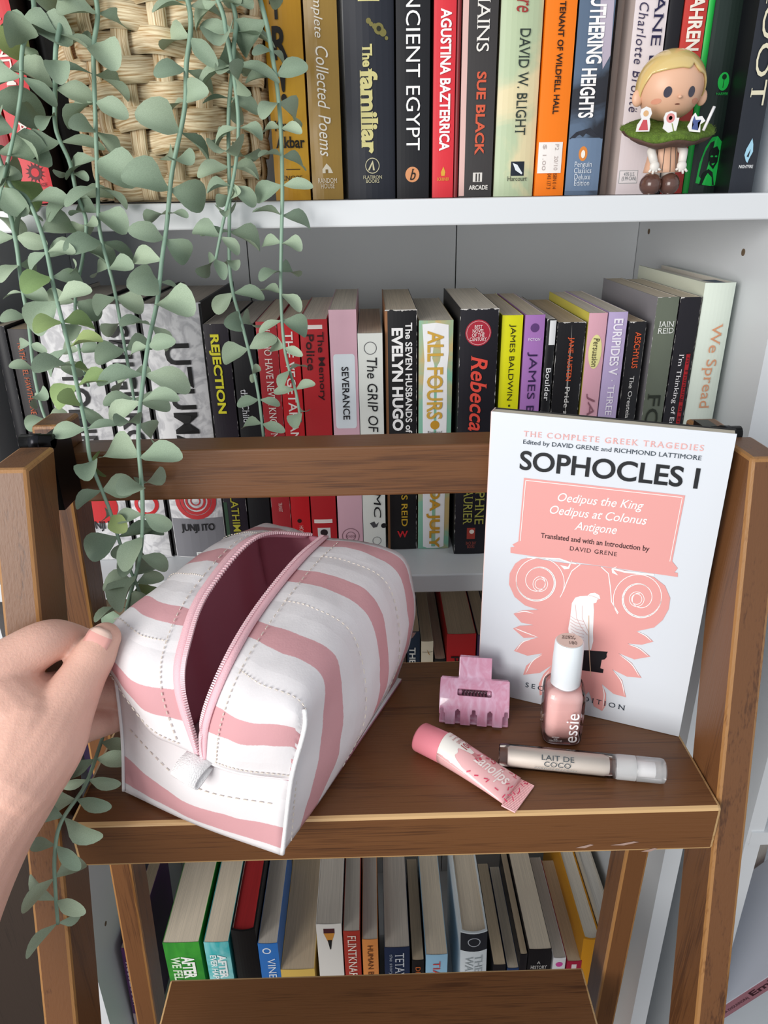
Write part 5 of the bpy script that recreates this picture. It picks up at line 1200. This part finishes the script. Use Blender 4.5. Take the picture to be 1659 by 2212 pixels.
for s in (-1, 1): obj('ear', *ell(s*.0215, .001, HC-.0065, .0038, .0026, .0052, 14, 10), m_pe, fg, smooth=True)
def face(x, z, rx, rz, m, name, off=.0003, n=20):
    P = []
    for i in range(n):
        a = 2*math.pi*i/n; xx, zz = x+rx*math.cos(a), z+rz*math.sin(a); yy = -.0195*math.sqrt(max(.02, 1-(xx/.0212)**2-((zz-HC)/.0205)**2)); P.append(FG+Vector((xx, .002+yy-off, zz)))
    return polyprint(name, P, m, fg)
for x in (-.0078, .0078): face(x, HC-.0050, .0024, .0031, mat('eye_dark', '#3a3644', .15, coat=.5), 'eye')
for x in (-.0128, .0130): face(x, HC-.0098, .0026, .0016, mat('blush', '#dd9a80', .5), 'cheek_blush', .0002)
obj('nose', *ell(0, -.0172, HC-.0080, .0013, .0012, .0010, 10, 8), m_pe, fg, smooth=True); face(0, HC-.0118, .0017, .0004, flat('#7a4a3e'), 'mouth')
def pin(x, y, pts, prints):
    base = FG+Vector((x, y, .0425+.30*y)); f = lambda u, v, o: base+Vector((u, -o, v))
    V = [f(u, v, .0004) for u, v in pts]+[f(u, v, -.0004) for u, v in pts]; n = len(pts)
    fc = [tuple(range(n)), tuple(range(2*n-1, n-1, -1))]+[(i, n+i, n+(i+1) % n, (i+1) % n) for i in range(n)]
    o = obj('paper_cutout', V, fc, mat('cutout_white', '#ebe9e8', .5), fg); bm_fix(o)
    for pp, c in prints: polyprint('cutout_print', [f(u, v, .0005) for u, v in pp], flat(c), fg)
circ = lambda cx, cz, r, n=14, q=1: [(cx+r*math.cos(2*math.pi*i/n), cz+r*q*math.sin(2*math.pi*i/n)) for i in range(n)]
pin(-.0205, -.0150, [(-.0050, 0), (.0038, 0), (.0040, .004), (.0030, .0075), (.0042, .0105), (.003, .0135), (0, .0145), (-.003, .013), (-.0034, .010), (-.0022, .0075), (-.0046, .004)], [([(-.0036, .0008), (.0028, .0008), (.0014, .0068), (-.0012, .0068)], '#c9525a'), (circ(.0002, .0105, .0018), '#dcb080')])
pin(-.0050, -.0185, [(-.0005, 0), (.0045, -.0006), (.0052, .004), (.0058, .0085), (.004, .0085), (.0034, .0115), (0, .0125), (-.0034, .0115), (-.0044, .0085), (-.0036, .0055), (-.0042, .0025)], [(circ(0, .0084, .0028), '#d88a88'), (circ(0, .0084, .0012), '#e2c26a'), ([(.001, .0055), (.0018, .0052), (.0036, .0006), (.0028, .0004)], '#8f9a58')])
pin(.0125, -.0165, [(-.003, 0), (.0042, -.0006), (.0036, .004), (.0066, .006), (.004, .0088), (.001, .0085), (-.0008, .0108), (-.0026, .0085), (-.0034, .0055), (-.0048, .003)], [([(-.0018, .0012), (.0024, .0006), (.0016, .005), (.0036, .0066), (.0, .0066), (-.0012, .009), (-.002, .006), (-.001, .004)], '#4c5c92')])
obj('white_stick', *tube([FG+Vector((.0195, -.0145, .0380)), FG+Vector((.0250, -.0135, .0520))], .0010, 10), mat('stick_white', '#eceaea', .4), fg, smooth=True)

# ================================================================== lettering, built last in one go
tmp = []
for (parent, s, fn, m, bold, italic, serif, name, space, res) in TEXTS:
    cu = bpy.data.curves.new('t', 'FONT'); cu.body = s; cu.resolution_u = res; cu.offset = bold; cu.shear = italic; cu.space_character = space; cu.space_line = .8; cu.fill_mode = 'FRONT'; cu.align_x = 'CENTER' if '\n' in s else 'LEFT'
    o = bpy.data.objects.new('t', cu); C.objects.link(o); tmp.append(o)
bpy.context.view_layer.update(); dg = bpy.context.evaluated_depsgraph_get()
for o, (parent, s, fn, m, bold, italic, serif, name, space, res) in zip(tmp, TEXTS):
    me = bpy.data.meshes.new_from_object(o.evaluated_get(dg)); me.name = name
    vs = [v.co.copy() for v in me.vertices]; fs = [tuple(p.vertices) for p in me.polygons]
    if not vs: continue
    if serif:                                    # short flat stem ends grow serifs
        cnt = {}
        for f in fs:
            for i in range(len(f)):
                e = tuple(sorted((f[i], f[(i+1) % len(f)]))); cnt[e] = cnt.get(e, 0)+1
        for (a, b_), c in cnt.items():
            if c != 1: continue
            A, B = vs[a], vs[b_]
            L = abs(A.x-B.x)
            if abs(A.y-B.y) < .004 and .03 < L < .17:
                ex = .052 if s.upper() == s else .036; x0, x1, y = min(A.x, B.x)-ex, max(A.x, B.x)+ex, A.y
                near = [vs[k].y for f in fs if a in f or b_ in f for k in f]
                up_ = max(near) > y+.02
                y2 = y+.035 if up_ else y-.035
                k = len(vs); vs += [Vector((x0, y, 0)), Vector((x1, y, 0)), Vector((x1, y2, 0)), Vector((x0, y2, 0))]; fs.append((k, k+1, k+2, k+3))
    x0 = min(v.x for v in vs); x1 = max(v.x for v in vs); y0 = min(v.y for v in vs); y1 = max(v.y for v in vs)
    W_ = max(x1-x0, 1e-6); H_ = max(y1-y0, 1e-6)
    obj(name, [fn((v.x-x0)/W_, (v.y-y0)/H_) for v in vs], fs, m, parent)
    bpy.data.meshes.remove(me)
for o in tmp: bpy.data.objects.remove(o)
